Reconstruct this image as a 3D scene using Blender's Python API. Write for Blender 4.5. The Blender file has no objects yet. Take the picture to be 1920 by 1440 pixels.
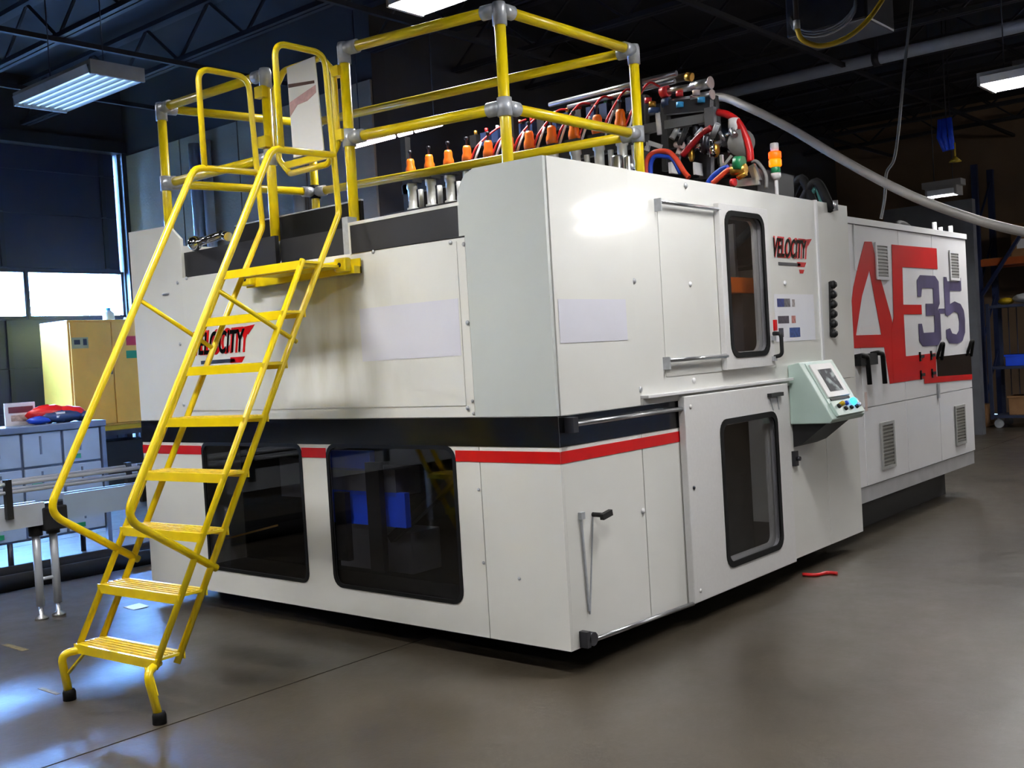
import bpy, bmesh, math, random
from mathutils import Vector, Matrix
from mathutils.geometry import tessellate_polygon
random.seed(7)
scene = bpy.context.scene
COL = scene.collection

# ------------------------------------------------------------------ camera, world, exposure
CAM = Vector((3.2058, -4.0871, 1.6))
FPX = 1996.65
YAW, PITCH, ROLL = -0.7062, -0.0268, -0.0592
_f = Vector((math.sin(YAW)*math.cos(PITCH), math.cos(YAW)*math.cos(PITCH), math.sin(PITCH)))
_r = _f.cross(Vector((0, 0, 1))).normalized()
_u = _r.cross(_f)
RT = _r*math.cos(ROLL) + _u*math.sin(ROLL)
UP = -_r*math.sin(ROLL) + _u*math.cos(ROLL)
cam_data = bpy.data.cameras.new('camera')
cam_data.sensor_width = 36.0
cam_data.lens = FPX/1920*36.0
cam_data.clip_start = 0.05
cam = bpy.data.objects.new('camera', cam_data)
COL.objects.link(cam)
M = Matrix((RT, UP, -_f)).transposed().to_4x4()
M.translation = CAM
cam.matrix_world = M
scene.camera = cam

world = bpy.data.worlds.new('world')
scene.world = world
world.use_nodes = True
bg = world.node_tree.nodes['Background']
bg.inputs[0].default_value = (0.19, 0.43, 1.0, 1)
bg.inputs[1].default_value = 115.0

vs = scene.view_settings
vs.view_transform = 'Standard'
vs.look = 'None'
vs.gamma = 1.0
vs.use_curve_mapping = False
vs.exposure = 1.36
LAMP = 60.0            # emission of the room's lit fluorescent tubes

# ------------------------------------------------------------------ points from measured directions
def ray(px, py):
    return _f + RT*((px-960)/FPX) - UP*((py-720)/FPX)
def at(ax, v, px, py):
    d = ray(px, py)
    return CAM + d*((v-CAM[ax])/d[ax])
def atX(v, px, py): return at(0, v, px, py)
def atY(v, px, py): return at(1, v, px, py)
def atZ(v, px, py): return at(2, v, px, py)
def atD(t, px, py): return CAM + ray(px, py)*t

# ------------------------------------------------------------------ materials
def lin(c):
    c = c/255.0
    return c/12.92 if c <= 0.04045 else ((c+0.055)/1.055)**2.4
def C(r, g, b): return (lin(r), lin(g), lin(b), 1)
MATS = {}
def mat(name, col, rough=0.5, metal=0.0, var=0.12, scale=6.0, bump=0.0, coat=0.0, spec=0.5, bscale=None):
    if name in MATS: return MATS[name]
    m = bpy.data.materials.new(name); m.use_nodes = True
    nt = m.node_tree; b = nt.nodes['Principled BSDF']
    b.inputs['Roughness'].default_value = rough
    b.inputs['Metallic'].default_value = metal
    b.inputs['Coat Weight'].default_value = coat
    b.inputs['Coat Roughness'].default_value = 0.07
    b.inputs['Specular IOR Level'].default_value = spec
    tc = nt.nodes.new('ShaderNodeTexCoord')
    nz = nt.nodes.new('ShaderNodeTexNoise'); nz.inputs['Scale'].default_value = scale; nz.inputs['Detail'].default_value = 5
    nt.links.new(tc.outputs['Object'], nz.inputs['Vector'])
    rp = nt.nodes.new('ShaderNodeValToRGB')
    rp.color_ramp.elements[0].position = 0.3; rp.color_ramp.elements[1].position = 0.7
    rp.color_ramp.elements[0].color = tuple(x*(1-var) for x in col[:3]) + (1,)
    rp.color_ramp.elements[1].color = tuple(min(1, x*(1+var*0.5)) for x in col[:3]) + (1,)
    nt.links.new(nz.outputs['Fac'], rp.inputs['Fac'])
    nt.links.new(rp.outputs['Color'], b.inputs['Base Color'])
    if bump > 0:
        n2 = nt.nodes.new('ShaderNodeTexNoise'); n2.inputs['Scale'].default_value = bscale or scale*8; n2.inputs['Detail'].default_value = 4
        nt.links.new(tc.outputs['Object'], n2.inputs['Vector'])
        bp = nt.nodes.new('ShaderNodeBump'); bp.inputs['Strength'].default_value = bump; bp.inputs['Distance'].default_value = 0.02
        nt.links.new(n2.outputs['Fac'], bp.inputs['Height'])
        nt.links.new(bp.outputs['Normal'], b.inputs['Normal'])
    MATS[name] = m
    return m
def emit(name, col, strength):
    if name in MATS: return MATS[name]
    m = bpy.data.materials.new(name); m.use_nodes = True
    b = m.node_tree.nodes['Principled BSDF']
    b.inputs['Base Color'].default_value = col
    b.inputs['Emission Color'].default_value = col
    b.inputs['Emission Strength'].default_value = strength
    MATS[name] = m
    return m
def glass(name, tint, rough=0.02, ior=1.5):
    m = bpy.data.materials.new(name); m.use_nodes = True
    nt = m.node_tree; nt.nodes.clear()
    o = nt.nodes.new('ShaderNodeOutputMaterial'); mx = nt.nodes.new('ShaderNodeMixShader')
    t = nt.nodes.new('ShaderNodeBsdfTransparent'); t.inputs[0].default_value = tint
    g = nt.nodes.new('ShaderNodeBsdfGlossy'); g.inputs['Roughness'].default_value = rough
    lw = nt.nodes.new('ShaderNodeLayerWeight'); lw.inputs[0].default_value = 0.5
    pw_ = nt.nodes.new('ShaderNodeMath'); pw_.operation = 'POWER'; pw_.inputs[1].default_value = 5.0
    nt.links.new(lw.outputs['Facing'], pw_.inputs[0])
    fr = nt.nodes.new('ShaderNodeMapRange'); fr.inputs[3].default_value = ((ior-1)/(ior+1))**2*1.3; fr.inputs[4].default_value = 1.0
    nt.links.new(pw_.outputs[0], fr.inputs[0])
    nt.links.new(fr.outputs[0], mx.inputs[0]); nt.links.new(t.outputs[0], mx.inputs[1]); nt.links.new(g.outputs[0], mx.inputs[2])
    nt.links.new(mx.outputs[0], o.inputs[0])
    MATS[name] = m
    return m

white = mat('white_paint', C(226, 226, 221), 0.32, var=0.035, scale=2.0, coat=0.7)
white2 = mat('white_paint_cool', C(226, 226, 228), 0.32, var=0.03, scale=2.0, coat=0.2)
greyw = mat('grey_white_reflection', C(198, 203, 200), 0.22, var=0.03, scale=2.0, coat=0.3)  # corner column's dull ceiling reflection put into a greyer base colour
doorw = mat('satin_white_paint', C(220, 219, 218), 0.42, var=0.03, scale=60)
blackg = mat('gloss_black', C(12, 12, 13), 0.18, var=0.1)
blackm = mat('matte_black', C(16, 16, 18), 0.6, var=0.2)
rubber = mat('black_rubber', C(8, 8, 9), 0.7, var=0.2, spec=0.25)
charcoal = mat('charcoal_panel', C(34, 34, 38), 0.45, var=0.1)
red = mat('red_paint', C(196, 10, 14), 0.3, var=0.05)
yellow = mat('yellow_paint', C(236, 206, 8), 0.33, var=0.08, scale=9, coat=0.2)
yellow_worn = mat('worn_yellow_tread', C(214, 182, 14), 0.55, var=0.3, scale=25, bump=0.5, bscale=160)
galv = mat('galvanised_fitting', C(186, 190, 196), 0.38, 0.3, var=0.15, scale=30)
steel = mat('brushed_steel', C(190, 192, 196), 0.28, 0.9, var=0.1, scale=20)
chrome = mat('polished_steel', C(220, 222, 226), 0.12, 1.0, var=0.03)
dsteel = mat('dark_steel', C(62, 62, 68), 0.4, 0.6, var=0.2)
grey = mat('machine_grey', C(105, 106, 110), 0.45, 0.2, var=0.15)
orange = mat('orange_cap', C(236, 112, 10), 0.4, var=0.1)
hose_red = mat('red_hose', C(205, 28, 30), 0.4, var=0.1)
hose_blue = mat('blue_hose', C(25, 70, 190), 0.4, var=0.1)
hose_grey = mat('grey_hose', C(120, 118, 116), 0.5, var=0.15)
hose_yellow = mat('yellow_hose', C(205, 170, 25), 0.5, var=0.1)
brass = mat('brass', C(200, 150, 60), 0.3, 0.8, var=0.15)
cyan = mat('cyan_fitting', C(60, 160, 225), 0.4, var=0.05)
green = mat('green_plastic', C(25, 130, 80), 0.4, var=0.05)
blue = mat('blue_panel', C(34, 88, 250), 0.45, var=0.1)
mint = mat('pale_green_enclosure', C(176, 196, 188), 0.4, var=0.04)
pinkish = mat('aged_plate', C(200, 180, 175), 0.5, var=0.15)
tinted = glass('smoked_pane', (0.78, 0.78, 0.80, 1))
clear = glass('clear_pane', (0.92, 0.95, 0.97, 1))

# ------------------------------------------------------------------ mesh building
WORLD = {}
def fillet(pts, r, n=6):
    pts = [Vector(p) for p in pts]
    out = [pts[0]]
    for i in range(1, len(pts)-1):
        a, b, c = pts[i-1], pts[i], pts[i+1]
        d1, d2 = (a-b), (c-b)
        l1, l2 = d1.length, d2.length
        if l1 < 1e-6 or l2 < 1e-6: continue
        d1 /= l1; d2 /= l2
        if abs(d1.dot(d2)) > 0.9995: out.append(b); continue
        ang = d1.angle(d2)
        k = min(r/math.tan(ang/2), l1*0.48, l2*0.48)
        p, q = b+d1*k, b+d2*k
        for j in range(n+1):
            t = j/n
            out.append(p*(1-t)**2 + b*2*t*(1-t) + q*t*t)
    out.append(pts[-1])
    return out
def smooth_curve(pts, n=6):
    pts = [Vector(p) for p in pts]
    P = [pts[0]*2-pts[1]] + pts + [pts[-1]*2-pts[-2]]
    out = []
    for i in range(1, len(P)-2):
        for j in range(n):
            t = j/n
            a, b, c, d = P[i-1], P[i], P[i+1], P[i+2]
            out.append(0.5*((2*b)+(c-a)*t+(2*a-5*b+4*c-d)*t*t+(3*b-a-3*c+d)*t**3))
    out.append(pts[-1])
    return out

class MB:
    def __init__(s): s.v = []; s.f = []; s.sm = []
    def add(s, vs, fs, smooth=False):
        o = len(s.v); s.v += [Vector(x) for x in vs]
        for f in fs: s.f.append([o+i for i in f]); s.sm.append(smooth)
        return s
    def box(s, a, b):
        x0, y0, z0 = [min(p, q) for p, q in zip(a, b)]; x1, y1, z1 = [max(p, q) for p, q in zip(a, b)]
        return s.add([(x0,y0,z0),(x1,y0,z0),(x1,y1,z0),(x0,y1,z0),(x0,y0,z1),(x1,y0,z1),(x1,y1,z1),(x0,y1,z1)],
            [(0,3,2,1),(4,5,6,7),(0,1,5,4),(1,2,6,5),(2,3,7,6),(3,0,4,7)])
    def bar(s, p, q, w, h, up=(0, 0, 1)):
        p, q = Vector(p), Vector(q); d = (q-p).normalized(); up = Vector(up)
        if abs(d.dot(up)) > 0.98: up = Vector((1, 0, 0))
        a = d.cross(up).normalized()*(w/2); b = a.normalized().cross(d)*(h/2)
        return s.add([p-a-b,p+a-b,p+a+b,p-a+b,q-a-b,q+a-b,q+a+b,q-a+b],
            [(0,1,2,3),(7,6,5,4),(0,4,5,1),(1,5,6,2),(2,6,7,3),(3,7,4,0)])
    def tube(s, pts, r, n=10, r2=None):
        pts = [Vector(p) for p in pts]; m = len(pts); vs = []; prev = None
        for i, p in enumerate(pts):
            t = (pts[min(i+1, m-1)]-pts[max(i-1, 0)])
            t = t.normalized() if t.length > 1e-9 else Vector((0, 0, 1))
            if prev is None:
                up = Vector((0, 0, 1)) if abs(t.z) < 0.9 else Vector((1, 0, 0))
                a = t.cross(up).normalized()
            else:
                a = (prev - t*prev.dot(t)).normalized()
            prev = a; b = t.cross(a)
            rr = r if r2 is None else r+(r2-r)*i/(m-1)
            for k in range(n):
                w = 2*math.pi*k/n
                vs.append(p+a*math.cos(w)*rr+b*math.sin(w)*rr)
        fs = []
        for i in range(m-1):
            for k in range(n):
                fs.append((i*n+k, i*n+(k+1) % n, (i+1)*n+(k+1) % n, (i+1)*n+k))
        s.add(vs, fs, True)
        o = len(s.v)-len(vs)
        s.f.append([o+k for k in range(n)][::-1]); s.sm.append(False)
        s.f.append([o+(m-1)*n+k for k in range(n)]); s.sm.append(False)
        return s
    def cyl(s, p, q, r, n=16, r2=None): return s.tube([p, q], r, n, r2)
    def lathe(s, base, prof, n=16, axis=(0, 0, 1)):
        ax = Vector(axis).normalized(); base = Vector(base)
        up = Vector((1, 0, 0)) if abs(ax.x) < 0.9 else Vector((0, 1, 0))
        a = ax.cross(up).normalized(); b = ax.cross(a); vs = []; fs = []
        for (r, h) in prof:
            for k in range(n):
                w = 2*math.pi*k/n; vs.append(base+ax*h+a*math.cos(w)*r+b*math.sin(w)*r)
        for i in range(len(prof)-1):
            for k in range(n): fs.append((i*n+k, i*n+(k+1) % n, (i+1)*n+(k+1) % n, (i+1)*n+k))
        fs.append(tuple(range(n))[::-1]); fs.append(tuple((len(prof)-1)*n+k for k in range(n)))
        return s.add(vs, fs, True)
    def sphere(s, c, r, n=10):
        prof = [(max(1e-4, math.sin(math.pi*i/n))*r, -math.cos(math.pi*i/n)*r) for i in range(n+1)]
        return s.lathe(c, prof, n+4)
    def plate(s, fr, outline, t, holes=(), w0=0.0):
        """sheet of thickness t: outer face at height w0 of frame fr(u, v, w), body behind it"""
        loops = [list(outline)] + [list(h) for h in holes]
        flat = [p for l in loops for p in l]
        tris = tessellate_polygon([[Vector((p[0], p[1], 0)) for p in l] for l in loops])
        N = len(flat)
        vs = [fr(p[0], p[1], w0) for p in flat] + [fr(p[0], p[1], w0-t) for p in flat]
        fs = []
        for a, b, c in tris:
            fs.append((a, b, c)); fs.append((c+N, b+N, a+N))
        o = 0
        for l in loops:
            k = len(l)
            for i in range(k):
                j = (i+1) % k
                fs.append((o+i, o+j, o+j+N, o+i+N))
            o += k
        return s.add(vs, fs)
    def prism(s, pts, d):
        """planar 3d polygon extruded by vector d"""
        pts = [Vector(p) for p in pts]; d = Vector(d); n = len(pts)
        fs = [tuple(range(n)), tuple(range(2*n-1, n-1, -1))] + [(i, i+n, (i+1) % n+n, (i+1) % n) for i in range(n)]
        return s.add(pts+[p+d for p in pts], fs)
    def build(s, name, m, parent=None, bevel=0.0, label=None, kind=None, base=False):
        me = bpy.data.meshes.new(name)
        lo = Vector([min(v[i] for v in s.v) for i in range(3)]); hi = Vector([max(v[i] for v in s.v) for i in range(3)])
        o = (lo+hi)/2
        if base: o.z = lo.z
        me.from_pydata([v-o for v in s.v], [], s.f)
        me.polygons.foreach_set('use_smooth', s.sm)
        bm = bmesh.new(); bm.from_mesh(me); bmesh.ops.recalc_face_normals(bm, faces=bm.faces); bm.to_mesh(me); bm.free()
        me.materials.append(m)
        ob = bpy.data.objects.new(name, me); COL.objects.link(ob)
        WORLD[ob.name] = o
        if parent is not None:
            ob.parent = parent; ob.location = o-WORLD[parent.name]
        else:
            ob.location = o
        if bevel > 0:
            bv = ob.modifiers.new('bevel', 'BEVEL'); bv.width = bevel; bv.segments = 2; bv.limit_method = 'ANGLE'; bv.angle_limit = 0.7
        if label: ob['label'] = label
        if kind: ob['kind'] = kind
        return ob
def tag(o, label, cat, group=None):
    o['label'] = label; o['category'] = cat
    if group: o['group'] = group
    return o
def thing(name, loc, label, cat, group=None):
    e = bpy.data.objects.new(name, None); COL.objects.link(e)
    e.empty_display_size = 0.2
    e.location = loc; WORLD[e.name] = Vector(loc)
    return tag(e, label, cat, group)
def struct(o): o['kind'] = 'structure'; return o
def copy_tree(o, delta, parent=None, label=None, group=None):
    c = o.copy(); COL.objects.link(c)
    if parent is None: c.location = o.location + Vector(delta)
    else: c.parent = parent
    WORLD[c.name] = WORLD[o.name] + Vector(delta)
    if label: c['label'] = label
    if group: c['group'] = group
    for ch in list(o.children): copy_tree(ch, delta, c)
    return c
def rrect(u0, v0, u1, v1, r, n=5):
    out = []
    for cu, cv, a in ((u1-r, v0+r, -90), (u1-r, v1-r, 0), (u0+r, v1-r, 90), (u0+r, v0+r, 180)):
        for i in range(n+1):
            w = math.radians(a+90*i/n); out.append((cu+r*math.cos(w), cv+r*math.sin(w)))
    return out
def rect(u0, v0, u1, v1): return [(u0, v0), (u1, v0), (u1, v1), (u0, v1)]
def front(y0=0.0): return lambda u, v, w: Vector((u, y0-w, v))      # faces -y
def right(x0=0.0): return lambda u, v, w: Vector((x0+w, u, v))      # faces +x
FR0, RG0 = front(), right()
def text_mesh(name, body, m, fr, u, v, height, width, parent, w0=0.004, shear=0.0, depth=0.002, label=None, bold=0.0):
    cu = bpy.data.curves.new(name, 'FONT'); cu.body = body; cu.shear = shear; cu.offset = bold
    to = bpy.data.objects.new(name, cu); COL.objects.link(to)
    dg = bpy.context.evaluated_depsgraph_get(); dg.update()
    me = bpy.data.meshes.new_from_object(to.evaluated_get(dg))
    bpy.data.objects.remove(to)
    xs = [q.co.x for q in me.vertices]; ys = [q.co.y for q in me.vertices]
    sx = width/(max(xs)-min(xs)); sy = height/(max(ys)-min(ys)); x0, y0 = min(xs), min(ys)
    b = MB()
    N = len(me.vertices)
    vs = [fr(u+(q.co.x-x0)*sx, v+(q.co.y-y0)*sy, w0) for q in me.vertices]
    fs = [tuple(p.vertices) for p in me.polygons]
    b.add(vs, fs)
    ob = b.build(name, m, parent, label=label)
    bpy.data.meshes.remove(me)
    so = ob.modifiers.new('thick', 'SOLIDIFY'); so.thickness = depth; so.offset = 0
    return ob

# ------------------------------------------------------------------ the setting
XL, XR, YN, YF, ZC = -10.8, 9.5, -11.0, 16.5, 5.7
YB, XS = 4.1, -5.55           # block wall behind the machine and the return wall at its end

def floor_material():
    m = bpy.data.materials.new('polished_concrete'); m.use_nodes = True
    nt = m.node_tree; b = nt.nodes['Principled BSDF']; L = nt.links.new
    tc = nt.nodes.new('ShaderNodeNewGeometry')
    def noise(scale, detail, rough=0.6):
        n = nt.nodes.new('ShaderNodeTexNoise'); n.inputs['Scale'].default_value = scale
        n.inputs['Detail'].default_value = detail; n.inputs['Roughness'].default_value = rough
        L(tc.outputs['Position'], n.inputs['Vector']); return n
    n1, n2, n3 = noise(0.55, 6), noise(4.0, 8, 0.7), noise(40, 3)
    r1 = nt.nodes.new('ShaderNodeValToRGB')
    r1.color_ramp.elements[0].position = 0.32; r1.color_ramp.elements[1].position = 0.7
    r1.color_ramp.elements[0].color = C(56, 50, 41); r1.color_ramp.elements[1].color = C(77, 69, 57)
    L(n1.outputs['Fac'], r1.inputs['Fac'])
    r2 = nt.nodes.new('ShaderNodeValToRGB')
    r2.color_ramp.elements[0].position = 0.35; r2.color_ramp.elements[1].position = 0.65
    r2.color_ramp.elements[0].color = (0.88, 0.88, 0.88, 1); r2.color_ramp.elements[1].color = (1.05, 1.05, 1.05, 1)
    L(n2.outputs['Fac'], r2.inputs['Fac'])
    mx = nt.nodes.new('ShaderNodeMix'); mx.data_type = 'RGBA'; mx.blend_type = 'MULTIPLY'; mx.inputs[0].default_value = 1
    L(r1.outputs['Color'], mx.inputs[6]); L(r2.outputs['Color'], mx.inputs[7])
    L(mx.outputs[2], b.inputs['Base Color'])
    mr = nt.nodes.new('ShaderNodeMapRange'); mr.inputs[3].default_value = 0.30; mr.inputs[4].default_value = 0.44
    mr.inputs[1].default_value = 0.3; mr.inputs[2].default_value = 0.7
    L(n2.outputs['Fac'], mr.inputs[0]); L(mr.outputs[0], b.inputs['Roughness'])
    b.inputs['Specular IOR Level'].default_value = 0.75
    bp = nt.nodes.new('ShaderNodeBump'); bp.inputs['Strength'].default_value = 0.08; bp.inputs['Distance'].default_value = 0.01
    L(n3.outputs['Fac'], bp.inputs['Height']); L(bp.outputs['Normal'], b.inputs['Normal'])
    return m
concrete = floor_material()
joint = mat('joint_filler', C(30, 28, 26), 0.9)
wallm = mat('painted_block', C(140, 127, 108), 0.8, var=0.2, scale=1.5, bump=0.3, bscale=30)
wallf = mat('brown_far_wall', C(110, 88, 66), 0.85, var=0.25, scale=0.8)
walld = mat('dark_wall', C(58, 54, 52), 0.85, var=0.2, scale=1.0)
ceilm = mat('black_ceiling_deck', C(30, 27, 31), 0.8, var=0.3, scale=2.0)
joistm = mat('dark_painted_steel', C(32, 31, 35), 0.55, 0.2, var=0.25, scale=4)
doorb = mat('navy_door_skin', C(34, 34, 56), 0.5, var=0.15, scale=1.0)

fl = struct(MB().box((XL, YN, -0.12), (XR, YF, -0.012)).build('floor', joint))
xs = [XL, -7.4, -1.206, 4.6, XR]; ys = [YN, -3.6, YF]
for i in range(4):
    for j in range(2):
        g = 0.006
        MB().box((xs[i]+g, ys[j]+g, -0.012), (xs[i+1]-g, ys[j+1]-g, 0)).build('concrete_slab', concrete, fl)

def wallY(name, y, x0, x1, m, t=0.2, z1=ZC): return struct(MB().box((x0, y, 0), (x1, y+t, z1)).build(name, m))
wb = wallY('wall_back', YB, XL, XS, walld)
# tall wall panels with a narrow joint between them
pw = [XL, -9.35, -8.05, -6.75, XS]
for i in range(len(pw)-1):
    MB().box((pw[i]+0.012, YB-0.03, 0.02), (pw[i+1]-0.012, YB, 4.75)).build('wall_panel', wallm, wb)
struct(MB().box((XS-0.2, YB+0.2, 0), (XS, YF, ZC)).build('wall_side', walld))
wallY('wall_far', YF, XS, XR, wallf)
struct(MB().box((XR, YN, 0), (XR+0.2, YF, ZC)).build('wall_right', walld))
wallY('wall_near', YN-0.2, XL, XR, walld)
struct(MB().box((XL-0.2, YN-0.2, ZC), (XR+0.2, YF+0.2, ZC+0.15)).build('ceiling', ceilm))
# grey partition far behind the power unit
pa, pb = atY(12.5, 1655, 376), atY(12.5, 1822, 372)
struct(MB().box((pa.x, 12.5, 0), (pb.x, 12.65, pb.z)).build('wall_partition', mat('grey_partition', C(92, 94, 100), 0.7)))

struct(MB().box((XL-70, -60, -0.2), (XL-0.21, 60, -0.05)).build('ground_outside', mat('asphalt', C(34, 34, 36), 0.9)))
# left wall with the overhead door opening
LW = lambda u, v, w: Vector((XL+w, u, v))
DY0, DY1, DZ = 0.6, 4.0, 4.78
OY0, OY1, OZ = -0.6, 0.4, 2.3      # unseen doorway added to the left wall to let in blue daylight
wl = MB()
for (a, c, e, g) in ((YN, 0, OY0, ZC), (OY0, OZ, OY1, ZC), (OY1, 0, DY0, ZC), (DY0, DZ, DY1-0.02, ZC), (DY1-0.02, 0, YB, ZC)):
    wl.box((XL-0.2, a, c), (XL, e, g))
struct(wl.build('wall_left', walld))
door = struct(bpy.data.objects.new('door_1', None)); COL.objects.link(door)
door.location = (XL-0.08, 0.4, 0); WORLD[door.name] = Vector(door.location)
DR = lambda u, v, w: Vector((XL-0.05+w, u, v))
wz1, wz0 = atX(XL-0.05, 120, 512).z, atX(XL-0.05, 120, 592).z
my0, my1, myr = atX(XL-0.05, 45, 550).y, atX(XL-0.05, 55, 550).y, atX(XL-0.05, 243, 550).y
pwid = myr-my1
cuts = [0.03, 0.63, 1.22, 1.81, wz0-0.05, wz1+0.06, 3.87, 4.45, DZ]
navyrib = mat('navy_rail', C(30, 31, 44), 0.45, var=0.1)
for k in range(len(cuts)-1):
    z0, z1 = cuts[k], cuts[k+1]
    holes = []
    if abs(cuts[k]-(wz0-0.05)) < 1e-6:
        y = myr
        while y-pwid > DY0+0.2:
            holes.append((y-pwid, wz0, y, wz1)); y -= pwid+(my1-my0)
    if holes:
        sb = MB().plate(DR, rect(DY0+0.03, z0, DY1-0.05, wz0), 0.045).plate(DR, rect(DY0+0.03, wz1, DY1-0.05, z1), 0.045)
        edges = [DY0+0.03] + [e for h in reversed(holes) for e in (h[0], h[2])] + [DY1-0.05]
        for e in range(0, len(edges), 2): sb.plate(DR, rect(edges[e], wz0, edges[e+1], wz1), 0.045)
        sec = sb.build('door_section', doorb, door)
    else:
        sec = MB().plate(DR, rect(DY0+0.03, z0, DY1-0.05, z1), 0.045).build('door_section', doorb, door, bevel=0.012)
    for h in holes:
        MB().plate(DR, rect(h[0], h[1], h[2], h[3]), 0.006, w0=-0.02).build('window_pane', clear, sec)
        fw = MB().plate(DR, rect(h[0]-0.03, h[1]-0.03, h[2]+0.03, h[3]+0.03), 0.012, holes=[rect(*h)], w0=0.012).build('window_frame', navyrib, sec)
    rb = MB()
    for yy in (DY0+0.1, 1.2, 2.3, 3.75):
        if holes: continue
        rb.box((XL-0.05, yy-0.03, z0+0.01), (XL-0.02, yy+0.03, z1-0.01))
    if rb.v: rb.build('stiffener', navyrib, sec)
struct(MB().box((XL, DY0-0.1, DZ), (XL+0.12, YB-0.031, DZ+0.16)).build('trim_header', joistm))
struct(MB().box((XL, DY1+0.0, 0), (XL+0.1, YB-0.031, DZ)).build('trim_jamb', joistm))

# open-web roof joists under the deck
def joist(y, z0=5.02, x0=XL+0.05, x1=XR-0.1, first=None):
    r = struct(bpy.data.objects.new('trim_joist', None)); COL.objects.link(r); r.location = ((x0+x1)/2, y, z0); WORLD[r.name] = Vector(r.location)
    MB().bar((x0, y-0.035, z0+0.025), (x1, y-0.035, z0+0.025), 0.05, 0.05).bar((x0, y+0.035, z0+0.025), (x1, y+0.035, z0+0.025), 0.05, 0.05).build('bottom_chord', joistm, r)
    MB().box((x0, y-0.06, z0+0.50), (x1, y+0.06, z0+0.55)).build('top_chord', joistm, r)
    w = MB(); n = int((x1-x0)/0.6); dx = (x1-x0)/n
    for i in range(n):
        a = x0+i*dx
        p, q = (a, y, z0+0.03), (a+dx, y, z0+0.52)
        if i % 2: p, q = (a, y, z0+0.52), (a+dx, y, z0+0.03)
        w.bar(p, q, 0.025, 0.025)
    w.build('web', joistm, r)
    return r
j0 = joist(-0.07)
for k in range(1, 12):
    d = 1.37*k
    if abs(-0.07+d-9.1) < 0.2: continue
    if -0.07+d > YB-0.1:
        if k == 4 or 'j1' not in globals():
            j1 = joist(-0.07+d, x0=XS+0.05)
        else:
            copy_tree(j1, (0, -0.07+d-WORLD[j1.name].y, 0))
    else: copy_tree(j0, (0, d, 0))
for k in range(1, 8): copy_tree(j0, (0, -1.37*k, 0))
# bridging rods crossing the joists
for i, x in enumerate((-8.9, -7.0, -4.4, -2.2, 0.4, 3.0)):
    y1 = YB-0.05 if x < XS else YF-0.05
    struct(MB().box((x-0.025, YN, 4.97), (x+0.025, y1, 5.02)).build('trim_%d' % (i+1), joistm))
b = thing('overhead_pipe', (-0.5, 9.1, 4.93), 'long blue-grey pipe crossing the ceiling at upper right', 'pipe')
MB().cyl((XS+0.05, 9.1, 5.0), (XR-0.05, 9.1, 5.0), 0.075, 14).build('pipe_run', mat('blue_grey_pipe', C(185, 192, 208), 0.45, 0.1, var=0.1), b)
for x in (-4.6, -1.8, 1.0, 3.8, 6.6):
    MB().cyl((x-0.04, 9.1, 5.0), (x+0.04, 9.1, 5.0), 0.095, 14).box((x-0.02, 9.09, 5.08), (x+0.02, 9.11, ZC)).build('hanger', dsteel, b)

# vertical conduits on the block wall
cond = mat('pale_conduit', C(236, 240, 244), 0.35, 0.3, var=0.08)
for (px, r, lab) in ((372, 0.075, 'pale vertical conduit on block wall, left of the close pair'), (394, 0.065, 'pale vertical conduit on block wall, right of the close pair'), (562, 0.07, 'pale vertical conduit on block wall behind the gate')):
    p = atY(YB-0.12, px, 400)
    t = thing('wall_conduit', (p.x, YB-0.12, 0), lab, 'pipe')
    MB().cyl((p.x, YB-0.12, 0), (p.x, YB-0.12, 4.6 if px < 500 else 3.7), r, 14).build('conduit', cond, t)
    for z in (0.6, 2.0, 3.3): MB().box((p.x-r-0.03, YB-0.12-r-0.004, z), (p.x+r+0.03, YB-0.031, z+0.04)).build('clamp', galv, t)

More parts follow.
